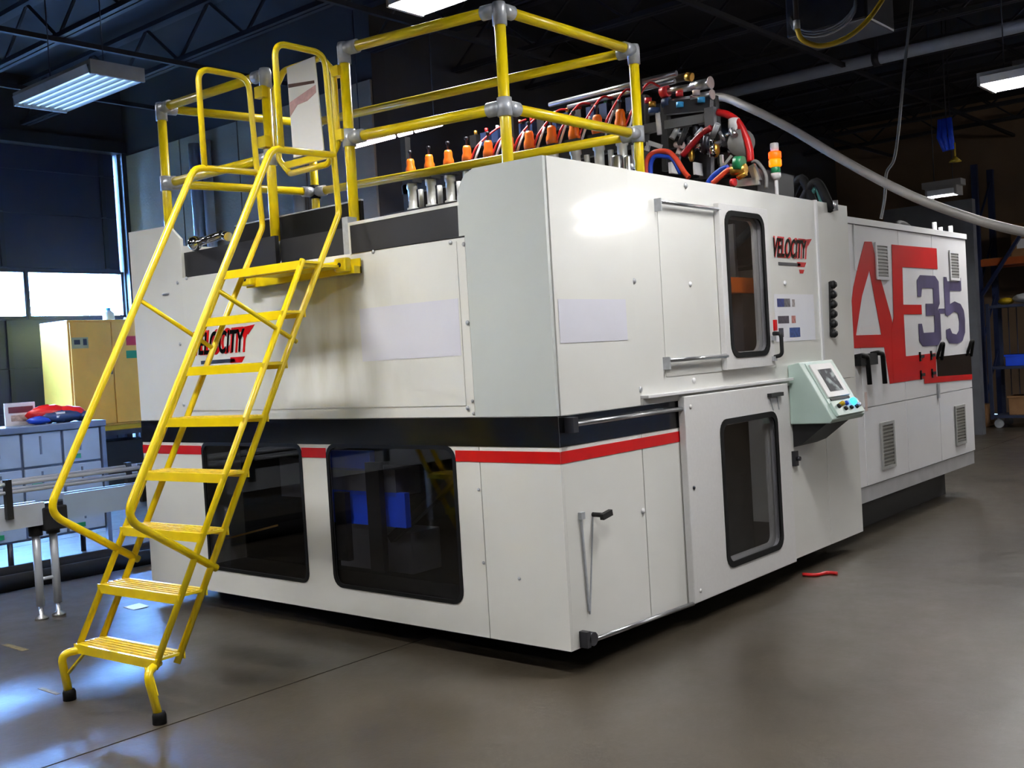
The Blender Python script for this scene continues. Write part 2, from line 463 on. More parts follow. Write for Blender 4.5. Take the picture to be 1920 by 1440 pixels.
# ------------------------------------------------------------------ lamps of the room
tube_on = emit('lit_tube', (1.0, 0.98, 0.95, 1), LAMP)
tube_dim = emit('dim_tube', C(150, 190, 225), 0.85)
strip_on = emit('lit_strip', (1.0, 0.82, 0.95, 1), 6.0)
housing = mat('lamp_housing', C(150, 148, 146), 0.5, 0.2)
reflector = mat('lamp_reflector', C(190, 196, 205), 0.3, 0.5)
def high_bay(name, c, lx, ly, label, m, group=None, ntube=4, hang=True, fins=True):
    """linear high-bay: tubes along x, length lx, width ly"""
    c = Vector(c); r = thing(name, c, label, 'light', group)
    h = MB().box((c.x-lx/2, c.y-ly/2, c.z+0.05), (c.x+lx/2, c.y+ly/2, c.z+0.09))
    h.box((c.x-lx/2-0.03, c.y-ly/2, c.z-0.03), (c.x-lx/2, c.y+ly/2, c.z+0.09))
    h.box((c.x+lx/2, c.y-ly/2, c.z-0.03), (c.x+lx/2+0.03, c.y+ly/2, c.z+0.09))
    h.box((c.x-0.25, c.y-0.1, c.z+0.09), (c.x+0.25, c.y+0.1, c.z+0.17))
    h.build('housing', housing, r)
    rf = MB()
    for i in range(ntube+1):
        y = c.y-ly/2+ly*i/ntube
        rf.add([(c.x-lx/2, y-0.02, c.z+0.05), (c.x+lx/2, y-0.02, c.z+0.05), (c.x+lx/2, y, c.z-0.02), (c.x-lx/2, y, c.z-0.02), (c.x+lx/2, y+0.02, c.z+0.05), (c.x-lx/2, y+0.02, c.z+0.05)], [(0, 1, 2, 3), (3, 2, 4, 5)])
    if fins: rf.build('reflector', reflector, r)
    else: MB().box((c.x-lx/2, c.y-ly/2, c.z+0.044), (c.x+lx/2, c.y+ly/2, c.z+0.05)).build('reflector', reflector, r)
    for i in range(ntube):
        y = c.y-ly/2+ly*(i+0.5)/ntube
        MB().tube([(c.x-lx/2+0.01, y, c.z+0.01), (c.x+lx/2-0.01, y, c.z+0.01)], 0.019, 6).build('tube', m, r)
    if hang:
        for s in (-0.35, 0.35):
            MB().cyl((c.x+s*lx, c.y, c.z+0.09), (c.x+s*lx, c.y, ZC), 0.006, 6).build('hanger_wire', dsteel, r)
    return r
high_bay('high_bay_light', (-5.9, 0.82, 4.2), 1.36, 0.5, 'dim bluish four-tube fixture at the upper left near the navy door', tube_dim, ntube=6)
high_bay('high_bay_light', tuple(atZ(4.5, 862, -22)), 1.2, 0.4, 'glaring fixture above the corner of the yellow guard rail', tube_on)
rl = atD(10, 1958, 141)
r = high_bay('high_bay_light', tuple(rl), 1.0, 0.5, 'glaring fixture at the right edge of the photo', tube_on, ntube=5)
fl_ = atD(14, 1770, 364)
high_bay('pendant_light', tuple(fl_), 0.34, 0.26, 'small bright fixture on two wires behind the machine', tube_on, ntube=3)
for (x, y, z, lab) in ((1.6, 0.9, 3.95, 'unseen lit four-tube fixture hung beside the machine right face'), (-1.5, -2.1, 4.0, 'unseen lit four-tube fixture hung before the machine front'),
        (-4.8, -4.1, 4.2, 'unseen lit four-tube fixture added in front of the machine, left of the ladder'), (2.8, -2.4, 4.3, 'unseen lit four-tube fixture hung near the machine corner, above the viewer'), (2.6, 11.0, 4.2, 'unseen lit four-tube fixture added far down the right aisle'), (7.0, 10.8, 4.0, 'lit four-tube fixture by the right wall, nearer of two'), (8.6, 13.0, 4.0, 'lit four-tube fixture by the right wall, farther of two'), (-7.2, -1.0, 4.4, 'unseen lit four-tube fixture added over the parts bins'), (-1.6, -6.5, 4.3, 'unseen lit four-tube fixture hung farthest in front of the machine')):
    high_bay('high_bay_light', (x, y, z), 1.2, 0.4, lab, tube_on, fins=(y < 10))
# fluorescent strip seen through the guard rail
s0, s1 = atY(3.4, 664, 272), atY(3.4, 829, 238)
st = thing('strip_light', ((s0.x+s1.x)/2, 3.4, s0.z), 'broken line of pink-white fluorescent strips seen through the yellow guard rail', 'light')
zz = (s0.z+s1.z)/2
MB().box((s0.x-0.05, 3.37, zz+0.03), (s1.x+0.05, 3.43, zz+0.07)).build('batten', blackm, st)
for a, c in ((664, 739), (748, 772), (780, 829)):
    A, B_ = atY(3.4, a, 260), atY(3.4, c, 250)
    MB().cyl((A.x, 3.4, zz+0.005), (B_.x, 3.4, zz+0.005), 0.02, 8).build('tube', strip_on, st)
for x in (s0.x+0.1, s1.x-0.1): MB().cyl((x, 3.4, zz+0.07), (x, 3.4, ZC), 0.006, 6).build('hanger_wire', dsteel, st)

# ------------------------------------------------------------------ main machine enclosure
H, W, L, B0 = 2.56, 3.80, 3.62, 0.13
ZB, ZK, ZR, ZE = 1.287, 1.137, 1.115, 1.056
mc = thing('molding_machine', (-1.9, 1.8, 0), 'large off-white molding machine enclosure with black band, red stripe and dark windows', 'machine')

def front_paint():
    m = white.copy(); m.name = 'white_paint_smudged'
    nt = m.node_tree; b = nt.nodes['Principled BSDF']; Lk = nt.links.new
    src = b.inputs['Base Color'].links[0].from_socket
    geo = nt.nodes.new('ShaderNodeNewGeometry'); sep = nt.nodes.new('ShaderNodeSeparateXYZ')
    Lk(geo.outputs['Position'], sep.inputs[0])
    def bump1(sock, c, w):
        s = nt.nodes.new('ShaderNodeMath'); s.operation = 'SUBTRACT'; Lk(sock, s.inputs[0]); s.inputs[1].default_value = c
        a = nt.nodes.new('ShaderNodeMath'); a.operation = 'ABSOLUTE'; Lk(s.outputs[0], a.inputs[0])
        r = nt.nodes.new('ShaderNodeMapRange'); Lk(a.outputs[0], r.inputs[0]); r.interpolation_type = 'SMOOTHSTEP'
        r.inputs[1].default_value = 0; r.inputs[2].default_value = w; r.inputs[3].default_value = 1; r.inputs[4].default_value = 0
        return r.outputs[0]
    def mul(a, c):
        n = nt.nodes.new('ShaderNodeMath'); n.operation = 'MULTIPLY'; Lk(a, n.inputs[0])
        if isinstance(c, float): n.inputs[1].default_value = c
        else: Lk(c, n.inputs[1])
        return n.outputs[0]
    def addn(a, c):
        n = nt.nodes.new('ShaderNodeMath'); n.operation = 'ADD'; n.use_clamp = True; Lk(a, n.inputs[0]); Lk(c, n.inputs[1]); return n.outputs[0]
    mp = nt.nodes.new('ShaderNodeMapping'); mp.inputs['Scale'].default_value = (5, 5, 1.6)
    Lk(geo.outputs['Position'], mp.inputs[0])
    nz = nt.nodes.new('ShaderNodeTexNoise'); nz.inputs['Scale'].default_value = 1.3; nz.inputs['Detail'].default_value = 6
    Lk(mp.outputs[0], nz.inputs['Vector'])
    rp = nt.nodes.new('ShaderNodeMapRange'); rp.inputs[1].default_value = 0.42; rp.inputs[2].default_value = 0.72
    Lk(nz.outputs['Fac'], rp.inputs[0])
    area = mul(bump1(sep.outputs[0], -1.65, 1.0), bump1(sep.outputs[2], 1.75, 0.75))
    grime = mul(mul(area, rp.outputs[0]), 0.5)
    streak = mul(mul(bump1(sep.outputs[0], -1.545, 0.06), bump1(sep.outputs[2], 1.75, 0.55)), 0.35)
    boot = mul(mul(bump1(sep.outputs[0], -1.33, 0.25), bump1(sep.outputs[2], 2.1, 0.16)), 0.3)
    tot = addn(addn(grime, streak), boot)
    mx = nt.nodes.new('ShaderNodeMix'); mx.data_type = 'RGBA'
    Lk(tot, mx.inputs[0]); Lk(src, mx.inputs[6]); mx.inputs[7].default_value = C(158, 150, 118)
    Lk(mx.outputs[2], b.inputs['Base Color'])
    return m
whitef = front_paint()

# carcass: dark base skid, frame, back and left skins, walkway deck
MB().box((-W+0.3, 0.35, 0), (-0.3, L-0.1, 0.16)).build('base_skid', blackm, mc)
MB().box((-W, L-0.02, B0), (-0.03, L, 2.5)).build('rear_panel', white, mc)
MB().box((-W, 0.03, B0), (-W+0.02, L-0.03, 2.56)).build('left_side_panel', white, mc)
MB().box((-W+0.03, 0.03, B0), (-0.03, L-0.03, B0+0.03)).build('floor_pan', blackm, mc)
MB().box((-W+0.03, 0.06, 2.12), (-0.06, 1.7, 2.16)).build('walkway_deck', dsteel, mc)
for (x, y) in ((-W+0.08, 0.1), (-W+0.08, L-0.1), (-0.12, L-0.12), (-0.12, 0.1)):
    MB().box((x-0.05, y-0.05, B0+0.03), (x+0.05, y+0.05, 2.1)).build('frame_post', grey, mc)

# lower front with the two windows
W1 = (-3.055, 0.288, -2.005, 1.132); W2 = (-1.757, 0.292, -0.712, 1.132)
MB().plate(FR0, rect(-W, B0, -0.535, ZB), 0.02, holes=[rrect(*W1, 0.06), rrect(*W2, 0.075)]).build('lower_front_panel', white, mc)
MB().plate(FR0, rect(-0.529, B0, 0, ZB), 0.02).build('lower_corner_panel', white, mc)
for (w, lab) in ((W1, 'smoked window behind the ladder'), (W2, 'smoked window right of the ladder')):
    r = 0.06 if w is W1 else 0.075
    p = MB().plate(FR0, rrect(w[0], w[1], w[2], w[3], r), 0.008, w0=-0.008).build('window_pane', tinted, mc, label=lab)
    MB().plate(FR0, rrect(w[0]-0.008, w[1]-0.008, w[2]+0.008, w[3]+0.008, r), 0.012, holes=[rrect(w[0]+0.014, w[1]+0.014, w[2]-0.014, w[3]-0.014, r*0.8)], w0=0.005).build('gasket', rubber, p)
# livery: black band, white line is the bare panel, red stripe between the windows
MB().plate(FR0, rect(-W, ZK, 0.003, ZB), 0.002, w0=0.003).build('black_band', blackg, mc, label='gloss black band along the front')
for a, c in ((-W, W1[0]-0.01), (W1[2]+0.01, W2[0]-0.01), (W2[2]+0.01, 0.003)):
    MB().plate(FR0, [(a, ZE), (c if c < -0.01 else c, ZE), (c, ZR), (a, ZR)], 0.002, w0=0.003).build('red_stripe', red, mc)
# upper front
up = [(-W, ZB+0.004), (-0.545, ZB+0.004), (-0.545, 2.226), (-3.155, 2.255), (-3.15, 2.52), (-3.285, 2.625), (-W, 2.64)]
MB().plate(FR0, up, 0.02).build('upper_front_panel', white, mc)
MB().plate(FR0, [(-3.16, 1.352), (-0.602, 1.352), (-0.602, 2.212), (-3.16, 2.236)], 0.003, w0=0.004).build('access_panel', whitef, mc, label='grime-smudged access panel')
for (px, py) in ((333, 530), (338, 645), (345, 759), (870, 458), (877, 605), (877, 765), (845, 455), (700, 472), (350, 522)):
    p = atY(-0.004, px, py); MB().lathe((p.x, -0.004, p.z), [(0.012, 0), (0.012, 0.004), (0.006, 0.008)], 8, (0, -1, 0)).build('screw', galv, mc)
for (px, py) in ((886, 752), (888, 775), (898, 918), (907, 1055), (974, 1085)):
    p = atY(-0.001, px, py); MB().lathe((p.x, -0.001, p.z), [(0.009, 0), (0.009, 0.004), (0.005, 0.007)], 8, (0, -1, 0)).build('screw', galv, mc)
# tall corner column
col = [(-0.538, ZB+0.004), (0, ZB+0.004), (0, H), (-0.455, 2.568), (-0.515, 2.545), (-0.55, 2.50), (-0.575, 2.44), (-0.578, 2.235), (-0.538, 2.235)]
MB().plate(FR0, col, 0.02, w0=0.006).build('corner_column_panel', greyw, mc, label='upper corner panel, white greyed for its dim reflection')
MB().plate(FR0, rect(-1.385, 1.615, -0.612, 1.915), 0.001, w0=0.0055).build('blank_rectangle', mat('lavender_fill', C(214, 214, 224), 0.35, var=0.02), mc, label='plain pale lavender rectangle on the front')  # flat lavender rectangle without print
# dark kick boards in the top cut-out
MB().box((-3.148, 0.02, 2.225), (-2.15, 0.05, 2.425)).build('kick_board', charcoal, mc)
MB().box((-2.15, 0.06, 2.20), (-1.45, 0.09, 2.40)).build('kick_board', charcoal, mc)
MB().box((-1.418, -0.006, 2.235), (-0.58, 0.02, 2.392)).build('kick_board', charcoal, mc)
MB().box((-1.42, -0.008, 2.394), (-0.565, 0.03, 2.412)).build('cap_strip', white, mc)
MB().box((-1.435, -0.008, 2.23), (-1.42, 0.03, 2.412)).build('cap_strip', white, mc)
MB().box((-2.75, 0.16, 2.36), (-1.5, 0.18, 2.56)).build('rear_toe_rail', rubber, mc)
MB().box((-2.75, 0.158, 2.562), (-1.5, 0.182, 2.57)).build('rear_toe_cap', galv, mc)
MB().box((-1.55, 0.05, 2.18), (-1.50, 0.12, 2.46)).build('socket_post', galv, mc)
MB().sphere((-2.98, -0.0, 2.47), 0.05, 8).cyl((-2.98, 0.0, 2.47), (-2.72, 0.04, 2.5), 0.025, 10).cyl((-2.72, 0.04, 2.5), (-2.6, 0.0, 2.47), 0.03, 10).build('pipe_coupling', chrome, mc, label='bright metal coupling in the cut-out')

# right-hand side skins
MB().plate(RG0, rect(0.021, B0, 0.716, ZB), 0.02).build('lower_side_panel', white, mc)
MB().plate(RG0, rect(0.724, B0, 2.40, ZB), 0.02, holes=[rrect(1.5, 0.3, 2.17, 1.1, 0.05)]).build('lower_side_panel', white, mc)
MB().plate(RG0, rect(2.406, B0, 3.046, ZB), 0.02).build('lower_side_panel', white, mc)
MB().plate(RG0, rect(3.054, B0, L, ZB), 0.02).build('lower_side_panel', white, mc)
MB().plate(RG0, rect(0.003, ZK, 1.17, ZB), 0.002, w0=0.003).build('black_band', blackg, mc, label='gloss black band along the right side')
MB().plate(RG0, rect(0.003, ZE, 1.17, ZR), 0.002, w0=0.003).build('red_stripe', red, mc)
MB().plate(RG0, rect(0.02, ZB+0.004, 0.716, H), 0.02, w0=0.006).build('upper_side_panel', white, mc)
MB().plate(RG0, rect(0.724, ZB+0.004, 3.05, H), 0.02, holes=[rrect(1.72, 1.54, 2.13, 2.36, 0.06)]).build('upper_side_panel', white, mc)
MB().plate(RG0, rect(3.075, ZB+0.004, L, H), 0.02).build('upper_side_panel', white, mc)
MB().box((-0.01, 3.048, ZB), (0.012, 3.078, H+0.004)).build('joint_strip', white2, mc)
MB().plate(RG0, rect(0.045, 1.645, 0.63, 1.862), 0.001, w0=0.0085).build('blank_rectangle', MATS['lavender_fill'], mc, label='plain pale lavender rectangle on the right side')  # same plain lavender fill as on the front
# pocket panel beside the upper door and its slide rods
MB().plate(RG0, rect(1.0, 1.43, 1.62, 2.40), 0.003, w0=0.004).build('pocket_panel', white, mc)
for (z, r) in ((2.40, 0.011), (1.52, 0.013)):
    MB().cyl((0.035, 0.985, z), (0.035, 1.64, z), r, 10).build('slide_rod', steel, mc)
    MB().box((0, 0.975, z-0.05), (0.045, 0.985, z+0.02)).build('rod_bracket', galv, mc)
MB().box((0, 0.73, 1.325), (0.055, 2.48, 1.343)).build('drip_ledge', white2, mc, bevel=0.003)
MB().box((0, 0.73, ZB+0.004), (0.02, 2.48, 1.325)).build('door_track', white, mc)
for (px, py) in ((1188, 527), (1293, 533), (1471, 531), (1200, 730), (1300, 713), (1285, 348), (1184, 312), (1205, 958)):
    p = atX(0.001, px, py); MB().lathe((0.001, p.y, p.z), [(0.016, 0), (0.016, 0.006), (0.008, 0.012)], 8, (1, 0, 0)).build('plug', white2 if py in (533, 531, 958, 713) else galv, mc)
# upper sliding door
RU = right(0.045)
ud = MB().plate(RU, rect(1.62, 1.435, 2.245, 2.44), 0.04, holes=[rrect(1.69, 1.52, 2.165, 2.385, 0.075)]).build('sliding_door', doorw, mc, bevel=0.004, label='upper sliding door with tall rounded window')
MB().plate(RU, rrect(1.69, 1.52, 2.165, 2.385, 0.075), 0.006, w0=-0.012).build('door_pane', tinted, ud)
MB().plate(RU, rrect(1.674, 1.504, 2.181, 2.401, 0.085), 0.012, holes=[rrect(1.706, 1.536, 2.149, 2.369, 0.062)], w0=0.006).build('gasket', rubber, ud)
MB().tube(fillet([(0.045, 2.235, 1.64), (0.10, 2.235, 1.64), (0.10, 2.235, 1.50), (0.045, 2.235, 1.49)], 0.03), 0.013, 8).build('handle', blackm, ud)
for z_ in (1.61, 1.48): MB().box((0.045, 2.20, z_-0.015), (0.06, 2.245, z_+0.015)).build('latch_plate', galv, ud)
MB().box((0.0, 2.30, 1.66), (0.03, 2.33, 1.73)).build('interlock_switch', red, mc)
# lower sliding door
RD = right(0.055)
ld = MB().plate(RD, rect(1.09, 0.135, 2.385, 1.312), 0.045, holes=[rrect(1.485, 0.275, 2.19, 1.13, 0.07)]).build('sliding_door', doorw, mc, bevel=0.005, label='lower sliding door with large dark window')
MB().plate(RD, rrect(1.485, 0.275, 2.19, 1.13, 0.07), 0.006, w0=-0.012).build('door_pane', tinted, ld)
MB().plate(RD, rrect(1.468, 0.258, 2.207, 1.147, 0.08), 0.012, holes=[rrect(1.502, 0.292, 2.173, 1.113, 0.058)], w0=0.006).build('gasket', rubber, ld)
MB().box((0.055, 2.09, 1.238), (0.085, 2.26, 1.262)).build('handle', blackm, ld)
MB().bar((0.057, 2.12, 1.235), (0.057, 2.16, 1.15), 0.004, 0.006).bar((0.057, 2.22, 1.235), (0.057, 2.24, 1.15), 0.004, 0.006).build('handle_stay', galv, ld)
for (u, v) in ((1.14, 0.79), (1.15, 0.2), (1.15, 1.25)):
    MB().lathe((0.055, u, v), [(0.012, 0), (0.012, 0.004), (0.006, 0.008)], 8, (1, 0, 0)).build('screw', dsteel if v == 0.79 else doorw, ld)
# rods and brackets that carry the lower door
MB().cyl((0.035, 0.09, 1.243), (0.035, 1.10, 1.243), 0.012, 10).build('slide_rod', steel, mc)
MB().box((0.003, 0.045, 1.205), (0.06, 0.085, 1.28)).build('rod_bracket', dsteel, mc)
MB().cyl((0.035, 0.15, 0.16), (0.035, 1.10, 0.135), 0.012, 10).build('slide_rod', steel, mc)
MB().box((0.0, 0.07, 0.135), (0.05, 0.10, 0.215)).cyl((0.05, 0.125, 0.17), (0.0, 0.125, 0.17), 0.035, 12).build('rod_bracket', dsteel, mc)
MB().box((0, 0.118, 0.765), (0.02, 0.15, 0.80)).bar((0.008, 0.13, 0.765), (0.008, 0.155, 0.30), 0.01, 0.01).build('latch', galv, mc)
MB().cyl((0, 0.24, 0.772), (0.07, 0.24, 0.772), 0.012, 8).bar((0.07, 0.22, 0.765), (0.07, 0.30, 0.778), 0.024, 0.03).build('latch_handle', blackm, mc)
MB().bar((0.004, 0.235, 0.76), (0.004, 0.165, 0.28), 0.006, 0.006).build('latch_cable', galv, mc)
MB().box((0, 2.50, 0.75), (0.025, 2.55, 0.85)).cyl((0.025, 2.525, 0.80), (0.05, 2.525, 0.80), 0.015, 10).build('power_switch', dsteel, mc)
# row of black knobs on the narrow panel
kb = MB().bar((0.006, 3.252, 1.99), (0.006, 3.225, 1.60), 0.05, 0.012, (1, 0, 0)).build('knob_strip', blackm, mc)
for i in range(6):
    t = i/5; MB().lathe((0.0, 3.254-0.027*t, 1.97-0.35*t), [(0.028, 0), (0.03, 0.03), (0.018, 0.045)], 10, (1, 0, 0)).build('knob', blackm, kb)

# lettering plates
def velocity(fr, u, v, w, parent, w0):
    h = w*0.24
    text_mesh('lettering', 'VELOCITY', red, fr, u+0.02*w, v-0.004, h*1.12, w*1.02, parent, w0=w0, shear=0.35, bold=0.03)
    text_mesh('lettering', 'VELOCITY', blackg, fr, u, v, h, w*0.95, parent, w0=w0+0.002, shear=0.35, bold=0.022, label='bold slanted black lettering')
    MB().plate(fr, [(u+w*0.66, v+h*0.98), (u+w*1.12, v+h*1.12), (u+w*1.0, v+h*0.72), (u+w*0.9, v+h*0.86)], 0.001, w0=w0+0.001).build('swoosh', red, parent)
    MB().plate(fr, rect(u+w*0.12, v-h*0.42, u+w*0.74, v-h*0.26), 0.001, w0=w0).build('tagline_bar', dsteel, parent)
    MB().plate(fr, [(u+w*0.66, v-h*0.2), (u+w*0.92, v-h*0.2), (u+w*0.86, v-h*0.45), (u+w*0.66, v-h*0.45)], 0.001, w0=w0).build('swoosh', red, parent)
    MB().plate(fr, [(u+w*0.70, v-h*0.6), (u+w*0.85, v-h*0.6), (u+w*0.81, v-h*0.8), (u+w*0.72, v-h*0.8)], 0.001, w0=w0).build('swoosh', red, parent)
velocity(FR0, -3.07, 1.725, 0.62, mc, 0.0055)
velocity(RG0, 2.385, 2.145, 0.53, mc, 0.003)

# interior seen through the panes, with added dark sheets and built-up reflections
MB().box((-3.7, 0.75, 0.17), (-0.32, 0.77, 1.26)).build('dark_backing', rubber, mc)
MB().box((-0.30, 1.2, 0.17), (-0.28, 2.45, 1.26)).build('dark_backing', rubber, mc)  # both black sheets added behind the panes to keep them dark
inn = mat('interior_grey', C(120, 120, 126), 0.5, 0.2)
YI = 0.14
def inside(name, m, px0, py0, px1, py1, t=0.04, yy=YI):
    a, c = atY(yy, px0, py1), atY(yy, px1, py0)
    return MB().box((a.x, yy, a.z), (c.x, yy+t, c.z)).build(name, m, mc)
inside('blue_reflection', blue, 612, 846, 692, 880)  # blue slabs stand in for reflections in the right front window
inside('blue_reflection', blue, 618, 925, 758, 978)
inside('grey_reflection', inn, 612, 881, 740, 924, 0.2)  # grey slabs belong to the same modelled window reflection
inside('grey_reflection', inn, 640, 1000, 770, 1060, 0.25, 0.4)
inside('inner_post', dsteel, 634, 924, 646, 1050, 0.04, 0.08)  # this post and the next stand in for silhouettes in that reflection
inside('inner_post', blackm, 696, 868, 708, 1070, 0.04, 0.08)
inside('inner_post', inn, 528, 860, 560, 930, 0.05, 0.5)
MB().bar(atY(0.35, 735, 1010), atY(0.35, 850, 900), 0.05, 0.05).build('press_arm', blackm, mc)
MB().bar(atY(0.3, 425, 1010), atY(0.3, 520, 985), 0.012, 0.012).build('hydraulic_line', brass, mc)
MB().box((-3.2, 1.6, 0.16), (-2.0, 1.7, 2.0)).build('platen', inn, mc)
MB().box((-0.9, 2.3, 1.3), (-0.2, 2.6, 1.95)).build('platen', inn, mc)
MB().box((-0.75, 2.0, 1.92), (-0.15, 2.5, 2.02)).build('orange_guide', orange, mc)
MB().lathe((-0.45, 2.25, 1.70), [(0.05, 0), (0.06, 0.05), (0.025, 0.1), (0.025, 0.2)], 12).build('brass_valve', brass, mc)
MB().box((-0.35, 2.42, 1.5), (-0.3, 2.46, 2.4)).build('guide_column', steel, mc)

# ------------------------------------------------------------------ power unit cabinet with the big letters
XA, Y0, Y1, ZA0, ZA1 = -0.10, 3.64, 6.65, 0.29, 2.505
ae = thing('power_unit', (-1.35, 5.15, 0), 'white machine cabinet behind the enclosure, marked with big red AE and purple 35', 'machine')
RA = right(XA)
MB().box((-2.6, Y0, ZA0), (XA-0.02, Y1, ZA1)).build('cabinet_body', white2, ae)
MB().box((-2.5, Y0+0.1, 0), (XA-0.25, Y1-0.15, ZA0)).build('base_skid', blackm, ae)
for a, c in ((Y0, 3.985), (3.995, 4.885), (4.895, 5.70), (5.71, Y1)):
    MB().plate(RA, rect(a, 1.03, c, ZA1-0.05), 0.02).build('cabinet_door', white2, ae)
    MB().plate(RA, rect(a, ZA0+0.13, c, 1.022), 0.02).build('cabinet_door', white2, ae)
MB().box((XA-0.02, Y0, ZA1-0.045), (XA+0.012, Y1+0.01, ZA1+0.004)).build('top_lip', white2, ae)
MB().plate(RA, rect(Y0, ZA0, Y1, ZA0+0.12), 0.02, w0=-0.012).build('kick_plate', mat('kick_grey', C(170, 170, 172), 0.4), ae)
MB().plate(RA, rect(3.955, 2.10, 3.98, ZA1-0.05), 0.006, w0=0.008).build('joint_strip', white2, ae)
# letters
w0 = 0.003
A_out = [(3.86, 1.865), (3.903, 1.968), (3.99, 2.10), (4.168, 2.332), (4.313, 2.337), (4.37, 2.234), (4.37, 2.04), (4.462, 2.04), (4.643, 1.737), (4.70, 1.60), (4.70, 1.186), (4.549, 1.186), (4.465, 1.488), (3.86, 1.50)]
A_in = [(3.905, 1.598), (4.417, 1.591), (4.236, 2.109), (4.06, 1.90)]
letters = MB().plate(RA, A_out, 0.002, holes=[A_in], w0=w0).build('letter_a', red, ae, label='big red letter A')
E_ = [(4.70, 1.186), (5.345, 1.186), (5.66, 1.182), (5.69, 1.397), (4.905, 1.395), (4.908, 1.751), (5.362, 1.746), (5.370, 1.831), (4.915, 1.832), (4.975, 2.15), (5.815, 2.153), (5.84, 2.341), (4.755, 2.332), (4.645, 1.735)]
E_ = [(4.63, 1.186), (5.66, 1.182), (5.66, 1.397), (4.93, 1.395), (4.93, 1.750), (5.362, 1.748), (5.362, 1.831), (4.93, 1.832), (4.95, 2.15), (5.82, 2.153), (5.82, 2.341), (4.735, 2.332), (4.70, 1.735), (4.63, 1.6)]
MB().plate(RA, E_, 0.002, w0=w0+0.0008).build('letter_e', red, ae, label='big red letter E')
purple = mat('purple_print', C(82, 76, 112), 0.35, var=0.55, scale=2.2)
def digit3(u0, v0, u1, v1):
    w, h = u1-u0, v1-v0; P = lambda a, c: (u0+a*w, v0+c*h)
    pts = [(0.02, 0.70), (0.02, 0.93), (0.16, 1.0), (0.84, 1.0), (1.0, 0.92), (1.0, 0.60), (0.90, 0.52), (1.0, 0.44), (1.0, 0.08), (0.84, 0.0), (0.14, 0.0), (0.0, 0.08), (0.0, 0.32), (0.14, 0.32), (0.20, 0.19), (0.72, 0.19), (0.72, 0.43), (0.36, 0.43), (0.36, 0.60), (0.72, 0.60), (0.72, 0.82), (0.22, 0.82), (0.17, 0.70)]
    return [P(*p) for p in pts]
def digit5(u0, v0, u1, v1):
    w, h = u1-u0, v1-v0; P = lambda a, c: (u0+a*w, v0+c*h)
    pts = [(0.0, 1.0), (0.14, 1.0), (0.18, 0.94), (0.72, 0.94), (0.76, 1.0), (0.88, 1.0), (0.88, 0.80), (0.28, 0.80), (0.25, 0.60), (0.5, 0.64), (0.80, 0.60), (0.96, 0.50), (1.0, 0.36), (0.97, 0.16), (0.82, 0.04), (0.55, 0.0), (0.15, 0.02), (0.0, 0.10), (0.0, 0.22), (0.2, 0.24), (0.3, 0.16), (0.52, 0.14), (0.66, 0.20), (0.70, 0.34), (0.64, 0.46), (0.45, 0.49), (0.12, 0.42), (0.0, 0.44)]
    return [P(*p) for p in pts]
MB().plate(RA, digit3(5.27, 1.465, 5.83, 2.09), 0.002, w0=w0+0.0016).build('digit_3', purple, ae, label='purple-grey numeral 3')
MB().plate(RA, digit5(5.97, 1.462, 6.52, 2.085), 0.002, w0=w0+0.0016).build('digit_5', purple, ae, label='purple-grey numeral 5')
MB().plate(RA, rect(5.80, 1.75, 5.985, 1.795), 0.002, w0=w0+0.001).build('digit_bar', purple, ae)
MB().plate(RA, rect(5.69, 1.155, Y1, 1.36), 0.002, w0=w0).build('black_band', blackg, ae)
MB().plate(RA, [(5.34, 1.14), (Y1, 1.105), (Y1, 1.155), (5.34, 1.195)], 0.002, w0=w0+0.0024).build('red_stripe', red, ae)
# louvred vents
vent = mat('vent_grey', C(158, 158, 156), 0.5)
ventd = mat('vent_dark', C(120, 118, 112), 0.6)
def vent_unit(u0, v0, u1, v1, m):
    v = MB().plate(RA, rect(u0, v0, u1, v1), 0.004, w0=0.006).build('vent', m, ae)
    MB().plate(RA, rect(u0-0.015, v0-0.015, u1+0.015, v1+0.015), 0.012, holes=[rect(u0+0.01, v0+0.01, u1-0.01, v1-0.01)], w0=0.014).build('vent_frame', white2 if m is vent else vent, v)
    n = int((v1-v0)/0.03)
    for i in range(n):
        z = v0+0.02+(v1-v0-0.03)*i/n
        MB().bar((XA+0.010, u0+0.012, z+0.006), (XA+0.010, u1-0.012, z+0.006), 0.006, 0.012).build('louvre', m, v)
vent_unit(4.38, 2.05, 4.62, 2.32, vent); vent_unit(6.16, 2.07, 6.39, 2.32, vent)
vent_unit(4.31, 0.52, 4.56, 0.87, ventd); vent_unit(6.11, 0.53, 6.36, 0.87, ventd)
# swing latches and hinges
for (u, z0, z1) in ((3.93, 1.21, 1.45), (4.24, 1.20, 1.46)):
    MB().tube(fillet([(XA, u-0.06, z1-0.02), (XA+0.05, u-0.04, z1-0.01), (XA+0.05, u+0.06, z1-0.02), (XA+0.05, u+0.08, z0)], 0.04), 0.02, 8).build('latch_handle', rubber, ae)
MB().box((XA, 3.86, 1.36), (XA+0.05, 4.2, 1.45)).build('latch_block', rubber, ae)
for u in (5.74, 6.58):
    MB().tube(fillet([(XA, u-0.05, 1.34), (XA+0.04, u-0.02, 1.48), (XA+0.04, u+0.04, 1.48), (XA, u+0.08, 1.33)], 0.03), 0.015, 8).build('latch_handle', rubber, ae)
for (u, v) in ((5.30, 1.38), (5.58, 1.38), (5.30, 1.22), (5.58, 1.22)):
    MB().box((XA, u-0.05, v-0.012), (XA+0.012, u+0.05, v+0.012)).box((XA, u-0.05, v-0.04), (XA+0.012, u-0.03, v+0.04)).build('hinge', rubber, ae)
MB().box((XA, 5.66, 0.99), (XA+0.015, 5.70, 1.12)).build('lock', galv, ae)
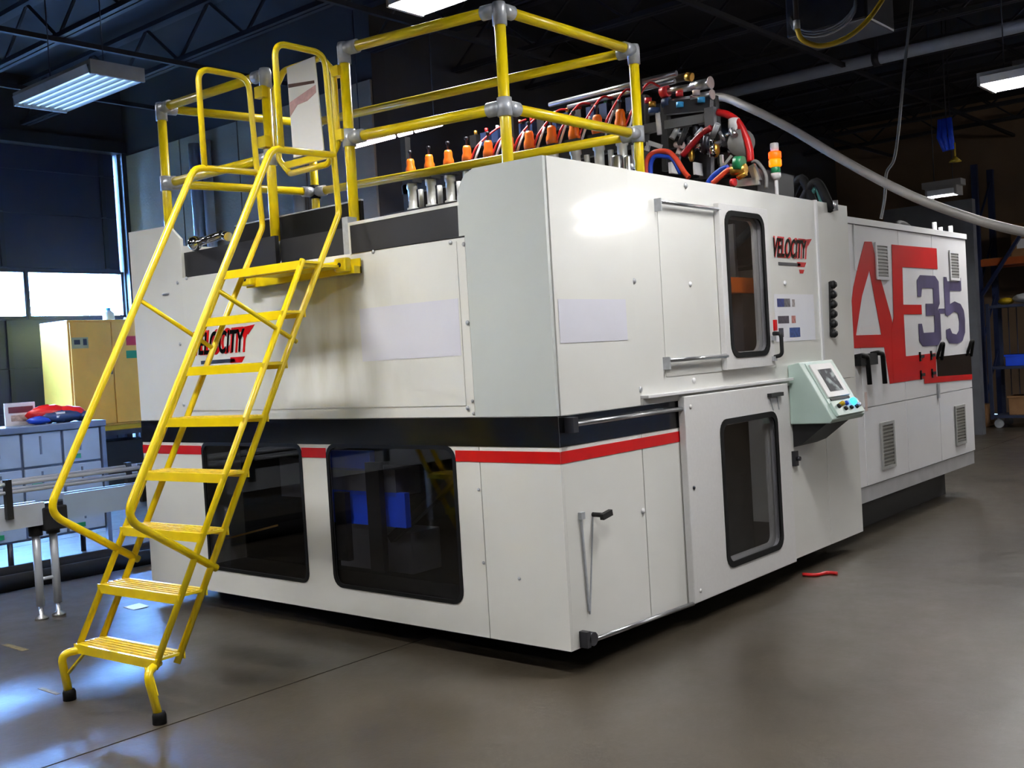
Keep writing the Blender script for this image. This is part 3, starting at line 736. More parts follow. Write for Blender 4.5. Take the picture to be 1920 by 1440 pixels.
MB().box((XA-0.005, 4.02, 1.0), (XA+0.004, 4.06, 1.15)).build('sticker', pinkish, ae)
# fittings on its roof
for (px, h) in ((1752, 0.10), (1763, 0.06), (1782, 0.09)):
    p = atX(XA-0.3, px, 425)
    MB().lathe((XA-0.3, p.y, ZA1), [(0.05, 0), (0.05, 0.03), (0.022, 0.05), (0.022, h+0.06)], 10).build('roof_fitting', white2, ae)
MB().tube(smooth_curve([(-0.5, 5.9, ZA1), (-0.5, 6.0, ZA1+0.12), (-0.5, 6.25, ZA1+0.1), (-0.5, 6.35, ZA1)]), 0.03, 8).build('cable_loop', rubber, ae)

# ------------------------------------------------------------------ operator console
YC0, YC1 = 2.50, 3.03
cs = thing('control_console', (0.15, 2.77, 0.87), 'pale green slanted operator console with small screen and buttons', 'control panel')
prof = [(0.004, 1.03), (0.28, 1.035), (0.30, 1.06), (0.085, 1.44), (0.004, 1.425)]
MB().prism([(x, YC0, z) for x, z in prof], (0, YC1-YC0, 0)).build('housing', mint, cs, bevel=0.006)
d = Vector((0.30-0.085, 0, 1.06-1.44)); ln = d.length; d.normalize(); nrm = Vector((-d.z, 0, d.x))
def CF(u, v, w): return Vector((0.085, YC0, 1.44)) + d*v + Vector((0, u, 0)) + nrm*w
MB().plate(CF, rect(0.07, 0.015, 0.50, ln-0.02), 0.004, w0=0.005).build('face_plate', mint, cs)
MB().plate(CF, rect(0.10, 0.03, 0.44, 0.285), 0.012, w0=0.016).build('bezel', doorw, cs, bevel=0.004)
scr = bpy.data.materials.new('screen_print'); scr.use_nodes = True
_n = scr.node_tree; _b = _n.nodes['Principled BSDF']; _t = _n.nodes.new('ShaderNodeTexNoise'); _t.inputs['Scale'].default_value = 14
_rp = _n.nodes.new('ShaderNodeValToRGB'); _rp.color_ramp.elements[0].position = 0.48; _rp.color_ramp.elements[1].position = 0.62
_rp.color_ramp.elements[0].color = C(28, 30, 40); _rp.color_ramp.elements[1].color = C(150, 160, 160)
_tc = _n.nodes.new('ShaderNodeTexCoord'); _n.links.new(_tc.outputs['Object'], _t.inputs['Vector'])
_n.links.new(_t.outputs['Fac'], _rp.inputs['Fac']); _n.links.new(_rp.outputs['Color'], _b.inputs['Base Color']); _b.inputs['Roughness'].default_value = 0.55; _b.inputs['Specular IOR Level'].default_value = 0.2
MB().plate(CF, rect(0.17, 0.075, 0.38, 0.245), 0.002, w0=0.0185).build('screen', scr, cs)
MB().plate(CF, rect(0.12, 0.292, 0.42, 0.308), 0.01, w0=0.012).build('tray_lip', blackm, cs)
MB().plate(CF, rect(0.07, 0.325, 0.50, 0.425), 0.02, w0=0.022).build('button_ledge', mint, cs, bevel=0.003)
for (u, v, m, r, h) in ((0.14, 0.36, blackm, 0.016, 0.018), (0.19, 0.35, hose_yellow, 0.016, 0.03), (0.22, 0.385, blackm, 0.014, 0.018), (0.27, 0.35, hose_blue, 0.016, 0.02), (0.31, 0.385, blackm, 0.014, 0.018), (0.40, 0.385, blackm, 0.014, 0.018), (0.45, 0.375, galv, 0.016, 0.02)):
    MB().lathe(CF(u, v, 0.022), [(r, 0), (r, h*0.7), (r*0.7, h)], 12, nrm).build('button', m, cs)
MB().lathe(CF(0.385, 0.345, 0.022), [(0.026, 0), (0.026, 0.012), (0.020, 0.028), (0.008, 0.034)], 14, nrm).build('lit_button', emit('blue_pilot', (0.02, 0.42, 1.0, 1), 2.2), cs, label='glowing blue push button')
MB().prism([(0.004, YC0+0.03, 1.03), (0.24, YC0+0.03, 1.03), (0.07, YC0+0.03, 0.90), (0.004, YC0+0.03, 0.875)], (0, YC1-YC0-0.16, 0)).build('bracket', blackm, cs)
MB().box((0.004, YC1, 1.12), (0.06, YC1+0.12, 1.30)).build('cable_box', blackm, cs)

# ------------------------------------------------------------------ sheet of pictures taped to the side
ps = thing('picture_sheet', (0.004, 2.66, 1.58), 'white sheet with six small pictures taped beside the upper door', 'paper')
MB().plate(RG0, rect(2.36, 1.585, 2.96, 1.90), 0.001, w0=0.0025).build('sheet', mat('white_paper', C(226, 226, 232), 0.7, var=0.02), ps)
for i, (a, c, e, g, colr) in enumerate(((2.40, 1.815, 2.50, 1.87, C(24, 42, 120)), (2.50, 1.815, 2.59, 1.87, C(105, 100, 105)), (2.62, 1.815, 2.66, 1.865, C(160, 150, 150)), (2.40, 1.705, 2.56, 1.755, C(70, 60, 75)), (2.60, 1.705, 2.66, 1.755, C(190, 120, 110)), (2.40, 1.615, 2.47, 1.675, C(45, 45, 60)), (2.56, 1.61, 2.72, 1.675, C(35, 70, 140)))):
    MB().plate(RG0, rect(a, c, e, g), 0.0006, w0=0.0034).build('picture', mat('print_%d' % i, colr, 0.6, var=0.5, scale=40), ps)

# ------------------------------------------------------------------ access ladder
la = 0.0647; LO = Vector((-1.3165, -1.4449, 0)); LE = Vector((math.cos(la), math.sin(la), 0)); LN = Vector((-math.sin(la), math.cos(la), 0))
LWD, CT, TD, RH, ZT1 = 0.6524, 0.5564, 0.125, 0.2706, 0.2845
def LP(u, v, z): return LO + LE*u + LN*v + Vector((0, 0, z))
lad = thing('access_ladder', tuple(LP(-LWD/2, 0.6, 0)), 'yellow tubular step ladder with handrails leaning on the machine front', 'ladder')
def vz(z): return (z-ZT1)*CT
for u in (0.0, -LWD):
    MB().tube([LP(u, vz(0.24), 0.24), LP(u, vz(2.185), 2.185)], 0.017, 10).build('front_stringer', yellow, lad)
    ub = u
    MB().tube(fillet([LP(ub, TD+vz(0.235), 0.235), LP(ub, 1.0, ZT1+(1.0-TD)/CT), LP(ub, 1.352, 2.455), LP(ub, 1.318, 3.345), LP(ub, 0.955, 3.335), LP(ub, 0.957, 2.765)], 0.085, 8), 0.0175, 10).build('rear_stringer', yellow, lad)
    MB().tube(fillet([LP(ub, 1.345, 2.782), LP(ub, 0.888, 2.765), LP(ub, -0.125, 0.96), LP(ub, 0.36, 0.638)], 0.10, 8), 0.0195, 10).build('handrail', yellow, lad)
    MB().tube([LP(ub, 0.466, 2.02), LP(ub, 0.975 if u == 0 else 0.93, 1.742)], 0.013, 8).build('rail_strut', yellow, lad)
for k in range(8):
    z = ZT1+k*RH; v0 = vz(z)-0.03; v1 = vz(z)+TD+0.015
    def tf(uu, vv, ww): return LP(uu, vv, z+ww)
    tr = MB()
    def lbox(u0, va, z0, u1, vb, z1):
        P = [LP(u0, va, z0), LP(u1, va, z0), LP(u1, vb, z0), LP(u0, vb, z0), LP(u0, va, z1), LP(u1, va, z1), LP(u1, vb, z1), LP(u0, vb, z1)]
        tr.add(P, [(0, 3, 2, 1), (4, 5, 6, 7), (0, 1, 5, 4), (1, 2, 6, 5), (2, 3, 7, 6), (3, 0, 4, 7)])
    e0, e1 = -LWD-0.012, 0.012
    lbox(e0, v0, z-0.012, e1, v1, z)
    lbox(e0, v0, z-0.045, e1, v0+0.008, z-0.012)
    lbox(e0, v1-0.008, z-0.035, e1, v1, z-0.012)
    t_ = tr.build('tread', yellow, lad)
    g = MB(); tr = g
    for i in range(5):
        vv = v0+0.02+i*(v1-v0-0.04)/4.6
        lbox(e0+0.02, vv, z, e1-0.02, vv+0.012, z+0.004)
    g.build('grip_ribs', yellow_worn, t_)
for s, u in ((1, 0.0), (-1, -LWD)):
    MB().tube(fillet([LP(u-0.03*s, vz(ZT1)+0.02, ZT1-0.03), LP(u+0.035*s, -0.09, ZT1-0.04), LP(u+0.05*s, -0.05, 0.02)], 0.05, 6), 0.02, 10).build('foot_leg', yellow, lad)
    MB().bar(LP(u-0.06*s, -0.02, ZT1-0.045), LP(u+0.044*s, -0.06, 0.13), 0.03, 0.008).build('foot_gusset', yellow, lad)
    MB().lathe(LP(u+0.05*s, -0.05, 0.0), [(0.032, 0), (0.032, 0.04), (0.026, 0.055)], 12).build('rubber_tip', rubber, lad)
# beam with end lugs that hangs the ladder on the machine front
MB().box((-2.34, -0.075, 2.115), (-1.33, -0.02, 2.155)).box((-2.34, -0.03, 2.115), (-1.33, -0.02, 2.20)).build('mount_beam', yellow, lad)
for x in (-2.29, -1.40):
    MB().box((x-0.05, -0.12, 2.125), (x+0.05, -0.072, 2.205)).build('mount_lug', yellow, lad, bevel=0.012)
    MB().cyl((x, -0.124, 2.165), (x, -0.115, 2.165), 0.013, 10).build('bolt_hole', blackm, lad)
MB().box((-2.02, -0.40, 2.15), (-1.40, -0.07, 2.165)).build('landing_plate', yellow, lad)

# ------------------------------------------------------------------ guard railing on the roof
ZT, ZM, ZD = 3.45, 2.93, 2.16
posts = {'NR': (-0.485, 0.315, ZD), 'FR': (-0.468, 1.572, ZD), 'BK': (-3.16, 1.20, ZD), 'FL': (-3.37, 0.06, ZD), 'GL': (-2.253, 0.106, ZD), 'GR': (-1.541, 0.138, ZD)}
gr = thing('guard_railing', (-1.9, 0.8, ZD), 'yellow pipe guard railing with silver clamps on top of the machine', 'railing')
PR = 0.031
for k, (x, y, z) in posts.items():
    MB().cyl((x, y, z), (x, y, ZT), PR, 14).build('post', yellow, gr)
def rail(a, b_, z):
    p, q = Vector(posts[a]), Vector(posts[b_]); p.z = q.z = z
    MB().cyl(p, q, PR*0.96, 14).build('rail', yellow, gr)
    dd = (q-p).normalized()
    for o, s in ((p, 1), (q, -1)):
        MB().cyl(o+dd*s*0.02, o+dd*s*0.105, PR*1.28, 14).build('clamp_sleeve', galv, gr)
for z in (ZT, ZM):
    for a, b_ in (('FL', 'GL'), ('GR', 'NR'), ('NR', 'FR'), ('FR', 'BK'), ('BK', 'FL')): rail(a, b_, z)
for k, (x, y, _) in posts.items():
    MB().lathe((x, y, ZT-0.085), [(PR*1.28, 0), (PR*1.28, 0.10), (PR*1.1, 0.122), (0.012, 0.128)], 14).build('corner_clamp', galv, gr)
    MB().cyl((x, y, ZM-0.05), (x, y, ZM+0.05), PR*1.3, 14).build('tee_clamp', galv if k != 'BK' else rubber, gr)
    MB().lathe((x, y, ZD), [(0.075, 0), (0.075, 0.012), (PR*1.35, 0.014), (PR*1.35, 0.10 if k != 'GL' else 0.24)], 14).build('base_flange', galv, gr)
for z in (3.30, 2.99):
    MB().box((-2.30, 0.05, z), (-2.22, 0.09, z+0.07)).build('gate_stop', yellow, gr)

# swing gate with a white board
gx0, gx1, gz0, gz1, gy = -2.16, -1.60, 2.80, 3.43, 0.10
gt = thing('safety_gate', ((gx0+gx1)/2, gy, gz0), 'yellow rounded swing gate carrying a bright white board', 'gate')
pts = [(gx0+0.1, gz0), (gx1-0.1, gz0), (gx1, gz0+0.1), (gx1, gz1-0.1), (gx1-0.1, gz1), (gx0+0.1, gz1), (gx0, gz1-0.1), (gx0, gz0+0.1), (gx0+0.1, gz0)]
MB().tube(fillet([(x, gy, z) for x, z in pts], 0.06, 5), 0.019, 10).build('gate_frame', yellow, gt)
MB().box((gx0+0.06, gy-0.012, gz0+0.035), (gx1-0.1, gy+0.012, gz0+0.075)).build('gate_rail', yellow, gt)
for z in (gz0+0.12, gz1-0.14):
    MB().box((gx1, gy-0.02, z), (gx1+0.06, gy+0.03, z+0.06)).build('hinge', yellow, gt)
a0, a1 = atY(gy-0.03, 537, 124), atY(gy-0.03, 607, 281)
board = MB().plate(front(gy-0.03), [(a0.x+0.01, a1.z), (a1.x, a1.z), (a1.x-0.03, a0.z+0.0), (a0.x, a0.z-0.01)], 0.006).build('white_board', mat('bright_white_board', (0.93, 0.93, 0.93, 1), 0.25, var=0.01, coat=0.3), gt)
hh = a0.z-a1.z; ww = a1.x-a0.x
MB().plate(front(gy-0.03), [(a0.x+0.02*ww, a1.z+0.76*hh), (a1.x-0.15*ww, a1.z+0.72*hh), (a1.x-0.15*ww, a1.z+0.75*hh), (a0.x+0.02*ww, a1.z+0.80*hh)], 0.001, w0=0.0015).build('board_line', mat('brown_print', C(90, 60, 50), 0.5), board)
MB().plate(front(gy-0.03), [(a0.x+0.03*ww, a1.z+0.45*hh), (a0.x+0.28*ww, a1.z+0.55*hh), (a0.x+0.6*ww, a1.z+0.56*hh), (a1.x-0.12*ww, a1.z+0.62*hh), (a1.x-0.12*ww, a1.z+0.70*hh), (a0.x+0.45*ww, a1.z+0.65*hh), (a0.x+0.03*ww, a1.z+0.60*hh)], 0.001, w0=0.0015).build('board_print', mat('pink_print', C(205, 165, 165), 0.5, var=0.2, scale=30), board)

# ------------------------------------------------------------------ signal tower
sg = thing('signal_tower', (-0.02, 2.52, H), 'signal tower with clear, red-orange and green lenses on the machine edge', 'signal light')
sx, sy = -0.03, 2.545
MB().cyl((sx, sy, H-0.04), (sx, sy, 2.68), 0.013, 10).build('pole', white2, sg)
MB().lathe((sx, sy, 2.665), [(0.02, 0), (0.034, 0.02), (0.034, 0.045)], 14).build('collar', white2, sg)
for (z0, z1, m, r) in ((2.71, 2.752, green, 0.032), (2.755, 2.802, emit('orange_lens', (1.0, 0.10, 0.0, 1), 1.5), 0.042), (2.805, 2.852, emit('red_lens', (1.0, 0.05, 0.0, 1), 1.5), 0.042), (2.855, 2.91, mat('clear_lens', C(205, 205, 205), 0.3), 0.028)):
    MB().lathe((sx, sy, z0), [(r*0.92, 0), (r, 0.006), (r, z1-z0-0.006), (r*0.9, z1-z0)], 16).build('lens', m, sg)

# ------------------------------------------------------------------ extrusion head: row of orange-capped actuators
YH = 2.2
pale = mat('pale_metal', C(214, 214, 210), 0.35, 0.15, var=0.05)
eh = thing('extrusion_head', (-2.0, 2.3, 2.0), 'row of orange-capped actuators with red air lines on top of the machine', 'machine head')
MB().box((-3.4, 2.05, 2.16), (-1.0, 2.5, 2.80)).build('head_block', blackm, eh)
MB().box((-3.35, 2.08, 2.80), (-0.9, 2.34, 2.84)).build('mount_rail', dsteel, eh)
MB().box((-3.35, 2.30, 3.02), (-0.9, 2.36, 3.10)).build('mount_rail', blackm, eh)
for x in (-3.3, -2.1, -0.95): MB().box((x-0.03, 2.30, 2.8), (x+0.03, 2.36, 3.5)).build('upright', blackm, eh)
proto = None
apx = [(770, 313), (805, 305), (841, 300), (876, 292), (916, 283), (955, 276), (993, 268), (1035, 260), (1077, 252), (1121, 244), (1164, 232)]
xs_ = [atY(YH, *p).x for p in apx]
for i, x in enumerate(xs_):
    if proto is None:
        proto = MB().lathe((x, YH, 2.84), [(0.05, 0), (0.05, 0.03), (0.036, 0.035), (0.036, 0.18), (0.045, 0.19), (0.045, 0.24)], 14).build('actuator', pale, eh)
        subs = [MB().lathe((x+0.10, YH, 2.84), [(0.022, 0), (0.022, 0.17)], 10).build('guide_pin', pale, proto),
                MB().box((x-0.06, YH-0.05, 3.075), (x+0.06, YH+0.06, 3.135)).build('actuator_block', blackm, proto),
                MB().lathe((x, YH, 3.135), [(0.042, 0), (0.046, 0.03), (0.043, 0.06), (0.034, 0.085), (0.034, 0.12), (0.026, 0.14)], 14).build('orange_cap', orange, proto),
                MB().lathe((x, YH, 3.27), [(0.008, 0), (0.008, 0.05), (0.016, 0.055), (0.016, 0.075)], 8).build('stem', dsteel, proto)]
    else:
        c = proto.copy(); COL.objects.link(c); c.location = proto.location + Vector((x-xs_[0], 0, 0))
        for s_ in subs:
            k = s_.copy(); COL.objects.link(k); k.parent = c
# air manifold behind
ma, mb_ = atY(2.6, 893, 258), atY(2.6, 1205, 190)
MB().box((ma.x, 2.58, ma.z-0.07), (mb_.x, 2.66, ma.z-0.01)).build('manifold_rail', dsteel, eh)
MB().cyl((-1.9, 2.55, ma.z+0.10), (-0.75, 2.55, ma.z+0.10), 0.02, 10).build('air_pipe', steel, eh)
MB().cyl((-1.7, 2.52, ma.z+0.04), (-0.75, 2.52, ma.z+0.04), 0.018, 10).build('air_pipe', steel, eh)
dblue = mat('navy_valve', C(32, 52, 92), 0.45, var=0.2)
nv = 14
for i in range(nv):
    x = ma.x+0.05+(mb_.x-ma.x-0.1)*i/(nv-1)
    b_ = MB().box((x-0.035, 2.50, ma.z-0.10), (x+0.035, 2.58, ma.z+0.0)).build('air_valve', dblue if i % 3 else blackm, eh)
    MB().cyl((x, 2.54, ma.z), (x, 2.54, ma.z+0.04), 0.014, 8).build('fitting', [brass, hose_red, galv, green][i % 4], b_)
for i, x in enumerate(xs_[3:]):
    x1 = x+0.10
    MB().tube(smooth_curve([(x+0.04, YH, 3.16), (x+0.07, YH+0.05, 3.27), (x1, 2.42, 3.40+0.01*i), (x1+0.05, 2.5, ma.z+0.02)]), 0.0085, 8).build('air_line', hose_red, eh)
    MB().tube([(x+0.055, YH-0.005, 3.10), (x+0.085, YH+0.08, 3.30)], 0.0095, 8).build('air_line_sleeve', white2, eh)

# ------------------------------------------------------------------ valve stack at the right of the head
YV = 2.35
def V(x, y, yy=YV): return atY(yy, 1200+x/6.546, 130+y/6.546)
va = thing('valve_stack', (-0.5, 2.5, 2.2), 'tangle of steel valves, black brackets and red and blue hoses above the side panel', 'valve assembly')
def part(name, m, fn, **k):
    b_ = MB(); fn(b_); return b_.build(name, m, va, **k)
fz = V(0, 1240).z
MB().box((-0.9, 2.45, 2.16), (-0.12, 3.0, 2.75)).build('valve_base', blackm, va)
for (a, c, w) in (((310, 420), (330, 1250), 0.05), ((60, 320), (60, 1150), 0.045), ((900, 330), (960, 1000), 0.05), ((820, 1000), (820, 1350), 0.09), ((1040, 960), (1040, 1330), 0.07), ((1180, 960), (1160, 1300), 0.05)):
    part('upright', dsteel if w > 0.05 else blackm, lambda b_: b_.bar(V(*a, YV+0.1), V(*c, YV+0.1), w, 0.05, (0, 1, 0)))
part('cross_beam', grey, lambda b_: b_.bar(V(330, 690), V(840, 600), 0.07, 0.06))
part('cross_beam', dsteel, lambda b_: b_.bar(V(320, 480), V(880, 420), 0.05, 0.09))
part('cross_beam', grey, lambda b_: b_.bar(V(60, 740), V(240, 700), 0.06, 0.06))
part('plate', grey, lambda b_: b_.bar(V(860, 470, YV-0.03), V(870, 700, YV-0.03), 0.07, 0.04, (0, 1, 0)))
part('roof_tube', mat('tan_tube', C(88, 80, 74), 0.5), lambda b_: b_.cyl(V(70, 190, 2.9), V(570, 90, 2.9), 0.03, 10))
part('tube_cap', brass, lambda b_: b_.cyl(V(570, 90, 2.9), V(640, 95, 2.9), 0.032, 10))
for (a, c, r) in (((280, 280), (640, 215), 0.024), ((640, 215), (860, 165), 0.034), ((310, 415), (640, 360), 0.022), ((640, 360), (880, 310), 0.028)):
    part('air_cylinder', steel, lambda b_: b_.cyl(V(*a), V(*c), r, 14))
    part('end_cap', pinkish, lambda b_: b_.cyl(V(*c), V(c[0]+14, c[1]-3), r*1.25, 14))
part('end_cap', hose_red, lambda b_: b_.cyl(V(265, 290), V(350, 265), 0.04, 12))
part('end_cap', dblue, lambda b_: b_.cyl(V(290, 420), V(370, 400), 0.036, 12))
for (x, y, m) in ((490, 435, cyan), (752, 378, cyan), (485, 300, hose_red), (100, 385, hose_red), (150, 430, brass), (690, 290, pinkish), (170, 510, dblue)):
    part('fitting', m, lambda b_: b_.cyl(V(x, y-32, YV-0.04), V(x, y+32, YV-0.04), 0.026 if m is not dblue else 0.04, 10))
part('piston', white2, lambda b_: b_.cyl(V(215, 530, YV-0.03), V(240, 800, YV-0.03), 0.018, 10))
part('air_line', hose_red, lambda b_: b_.tube(smooth_curve([V(955, 525), V(1080, 560), V(1200, 650), V(1300, 830), V(1345, 1000), V(1355, 1130)]), 0.025, 10), label='thick red hose arching down')
part('air_line', mat('dark_red_hose', C(150, 14, 22), 0.4), lambda b_: b_.tube(smooth_curve([V(520, 1060, YV-0.05), V(620, 940, YV-0.05), V(760, 790, YV-0.05), V(880, 715, YV-0.05)]), 0.022, 10))
part('air_line', mat('orange_red_hose', C(222, 70, 40), 0.4), lambda b_: b_.tube(smooth_curve([V(85, 1300, 2.2), V(90, 1110, 2.2), V(180, 1020, 2.2), V(330, 1010, 2.2), V(430, 1090, 2.2), V(540, 1260, 2.2), V(600, 1330, 2.2)]), 0.019, 10), label='orange-red hose loop')
part('air_line', hose_blue, lambda b_: b_.tube(smooth_curve([V(130, 1300, 2.2), V(135, 1150, 2.2), V(190, 1065, 2.2), V(300, 1070, 2.2), V(400, 1100, 2.2), V(500, 1280, 2.2)]), 0.016, 10), label='blue hose loop')
part('air_line', hose_blue, lambda b_: b_.tube(smooth_curve([V(830, 1400, 2.25), V(900, 1310, 2.25), V(1000, 1230, 2.25), V(1080, 1200, 2.25)]), 0.018, 10))
part('air_line', MATS['orange_red_hose'], lambda b_: b_.tube(smooth_curve([V(890, 1400, 2.22), V(980, 1320, 2.22), V(1080, 1240, 2.22), V(1160, 1230, 2.22)]), 0.018, 10))
part('air_line', hose_grey, lambda b_: b_.tube(smooth_curve([V(1370, 1130), V(1440, 1140), V(1520, 1240), V(1550, 1330), V(1550, 1460)]), 0.013, 8))
part('brass_body', brass, lambda b_: b_.cyl(V(1130, 1250, 2.22), V(1300, 1220, 2.22), 0.034, 12).cyl(V(1200, 1330, 2.22), V(1300, 1270, 2.22), 0.02, 10))
part('brass_body', brass, lambda b_: b_.lathe(V(930, 1080), [(0.012, 0), (0.03, 0.03), (0.03, 0.07), (0.012, 0.11)], 12))
part('brass_body', brass, lambda b_: b_.lathe(V(635, 1130), [(0.012, 0), (0.024, 0.03), (0.02, 0.10)], 12))
part('green_knob', green, lambda b_: b_.cyl(V(1170, 1150, 2.2), V(1265, 1150, 2.2), 0.045, 12))
part('white_knob', white2, lambda b_: b_.lathe(V(1165, 830), [(0.016, 0), (0.022, 0.04), (0.042, 0.06), (0.038, 0.12), (0.01, 0.13)], 12))
part('disc', hose_grey, lambda b_: b_.lathe(V(1240, 910), [(0.09, 0), (0.09, 0.03)], 18, (0.5, -0.8, 0)))
part('white_bracket', white2, lambda b_: b_.bar(V(80, 1000), V(110, 900), 0.03, 0.03).bar(V(110, 900), V(260, 950), 0.03, 0.03))
part('white_block', white2, lambda b_: b_.box(V(390, 1270, 2.3), V(440, 1160, 2.4)))
part('white_block', white2, lambda b_: b_.box(V(680, 1290, 2.3), V(740, 1160, 2.4)))
part('steel_bracket', steel, lambda b_: b_.bar(V(1370, 1180, 2.3), V(1450, 1380, 2.3), 0.03, 0.05).bar(V(1180, 1400, 2.3), V(1470, 1370, 2.3), 0.03, 0.05))
part('steel_strut', steel, lambda b_: b_.bar(V(1000, 1050, 2.3), V(1010, 1210, 2.3), 0.02, 0.02))
part('steel_strut', steel, lambda b_: b_.bar(V(1130, 1060, 2.3), V(1030, 1190, 2.3), 0.02, 0.02))
part('red_plug', hose_red, lambda b_: b_.cyl(V(1120, 1390, 2.2), V(1170, 1385, 2.2), 0.026, 10))
random.seed(4)
for i in range(46):
    x = random.uniform(360, 1200); y = random.uniform(740, 1010)-0.08*(x-800)*0.3
    a = Vector((random.uniform(-1, 1), random.uniform(-.5, .5), random.uniform(-1, 1))).normalized()*random.uniform(0.03, 0.06)
    p = V(x, y, YV+random.uniform(-0.06, 0.12))
    m = random.choice([steel, steel, galv, chrome, dsteel, blackm, pinkish, steel])
    MB().cyl(p-a, p+a, random.uniform(0.012, 0.024), 9).build('fitting', m, va)
for i in range(10):
    x = random.uniform(380, 1150); y = random.uniform(800, 1250); p = V(x, y, YV+random.uniform(0.0, 0.15))
    MB().box(p-Vector((0.04, 0.03, 0.035)), p+Vector((0.04, 0.03, 0.035))).build('valve_body', random.choice([blackm, dsteel, dblue, blackm]), va)

# cylinders just behind the side panel edge, below the far post
cy = thing('coolant_canister', tuple(atY(1.75, 1160, 330)), 'pair of silver canisters peeking over the side panel by the far post', 'canister')
for px, r in ((1157, 0.04), (1177, 0.025)):
    p = atY(1.75, px, 292)
    MB().lathe((p.x, 1.75, 2.16), [(r, 0), (r, p.z-2.17), (r*0.8, p.z-2.16)], 14).build('canister_body', steel, cy)
# dark hoses further along the roof
hl = thing('roof_hoses', (-0.6, 3.2, 2.5), 'dark hose loops on the machine roof behind the signal tower', 'hose')
for (a, b_, h, m) in ((1475, 1530, 335, rubber), (1500, 1560, 342, rubber), (1515, 1545, 352, mat('teal_hose', C(50, 110, 105), 0.5))):
    P0, P1, P2 = atY(3.3, a, 385), atY(3.3, (a+b_)/2, h), atY(3.3, b_, 395)
    MB().tube(smooth_curve([P0, P1, P2]), 0.035 if m is rubber else 0.018, 8).build('hose', m, hl)
p = atY(3.3, 1566, 376)
MB().cyl((p.x, 3.3, 2.5), (p.x, 3.3, p.z), 0.02, 8).build('vent_pin', steel, hl)
MB().box((-1.2, 3.2, 2.16), (-0.15, 3.55, 2.52)).build('hose_tray', blackm, hl)

# ------------------------------------------------------------------ hoses and cables under the roof
sc_pts = [atD(8.6, 1290, 205), atD(8.4, 1345, 182), atD(8.1, 1400, 200), atD(7.9, 1480, 240), atD(7.7, 1560, 288), atD(7.5, 1640, 333), atD(7.3, 1720, 372), atD(7.2, 1800, 402), atD(7.1, 1880, 426), atD(7.0, 1980, 447)]
tag(MB().tube(smooth_curve(sc_pts), 0.032, 10).build('flexible_conduit', mat('grey_conduit', C(128, 124, 120), 0.45, var=0.15)), 'thick grey conduit sagging from the valves to the right edge', 'conduit')
yh = [atD(7.5, 1494, 52), atD(7.5, 1505, 75), atD(7.5, 1540, 86), atD(7.5, 1585, 72), atD(7.5, 1625, 40), atD(7.5, 1660, -10), atD(7.5, 1690, -70)]
yo = thing('air_hose', tuple(yh[2]), 'yellow air hose hanging in a loop below the ceiling', 'hose')
MB().tube(smooth_curve(yh), 0.018, 10).build('hose', hose_yellow, yo)
MB().cyl(yh[0]+Vector((0, 0, 0.05)), yh[0]-Vector((0, 0, 0.01)), 0.024, 10).build('coupling', galv, yo)
MB().cyl(yh[0]+Vector((0, 0, 0.04)), Vector((yh[0].x, yh[0].y, 5.02)), 0.02, 8).build('drop_pipe', dsteel, yo)
hc = [atD(9.5, 1712, -40), atD(9.5, 1708, 20), atD(9.5, 1700, 90), atD(9.5, 1692, 170), atD(9.5, 1684, 250), atD(9.5, 1676, 300), atD(9.5, 1662, 325), atD(9.5, 1659, 370), atD(9.5, 1652, 410)]
tag(MB().tube(smooth_curve(hc), 0.014, 8).build('hanging_cable', mat('grey_cable', C(105, 104, 102), 0.6)), 'thin grey cable hanging from the ceiling over the power unit', 'cable')
# ceiling unit with ducts at top right of centre
cu_ = atD(9.0, 1575, 40)
ce = thing('ceiling_heater', tuple(cu_), 'dark ceiling unit with coiled cables above the yellow air hose', 'heater')
MB().box(cu_+Vector((-0.35, -0.3, -0.12)), cu_+Vector((0.35, 0.3, 0.3))).build('unit_body', dsteel, ce, bevel=0.02)
MB().box((cu_.x-0.3, cu_.y-0.02, cu_.z+0.3), (cu_.x-0.26, cu_.y+0.02, ZC)).box((cu_.x+0.26, cu_.y-0.02, cu_.z+0.3), (cu_.x+0.3, cu_.y+0.02, ZC)).build('hanger', dsteel, ce)
for k in range(3):
    c0 = cu_+Vector((0, -0.34, 0.05*k))
    MB().tube([c0+Vector((0.28*math.cos(a/10*math.pi), 0, -0.18*math.sin(a/10*math.pi)-0.03*k)) for a in range(11)], 0.012, 6).build('cable_coil', hose_grey, ce)
# blue hose reel bundle with a yellow hook
bz = atD(13.5, 1775, 255)
hr = thing('cord_bundle', tuple(bz), 'blue hanging cord bundle with a yellow hook above the small pendant light', 'cord')
for dx in (-0.07, -0.02, 0.04):
    MB().tube([bz+Vector((dx, 0, 0.22)), bz+Vector((dx*1.3, 0, 0)), bz+Vector((dx*0.8+0.03, 0, -0.18))], 0.035, 8).build('cord', blue, hr)
MB().cyl(bz+Vector((0.09, 0, -0.1)), bz+Vector((0.09, 0, -0.32)), 0.012, 8).lathe(bz+Vector((0.09, 0, -0.34)), [(0.08, 0), (0.03, 0.05), (0.01, 0.07)], 8).build('hook', hose_yellow, hr)
MB().cyl(bz+Vector((0, 0, 0.2)), Vector((bz.x, bz.y, ZC)), 0.008, 6).build('hanger_wire', dsteel, hr)

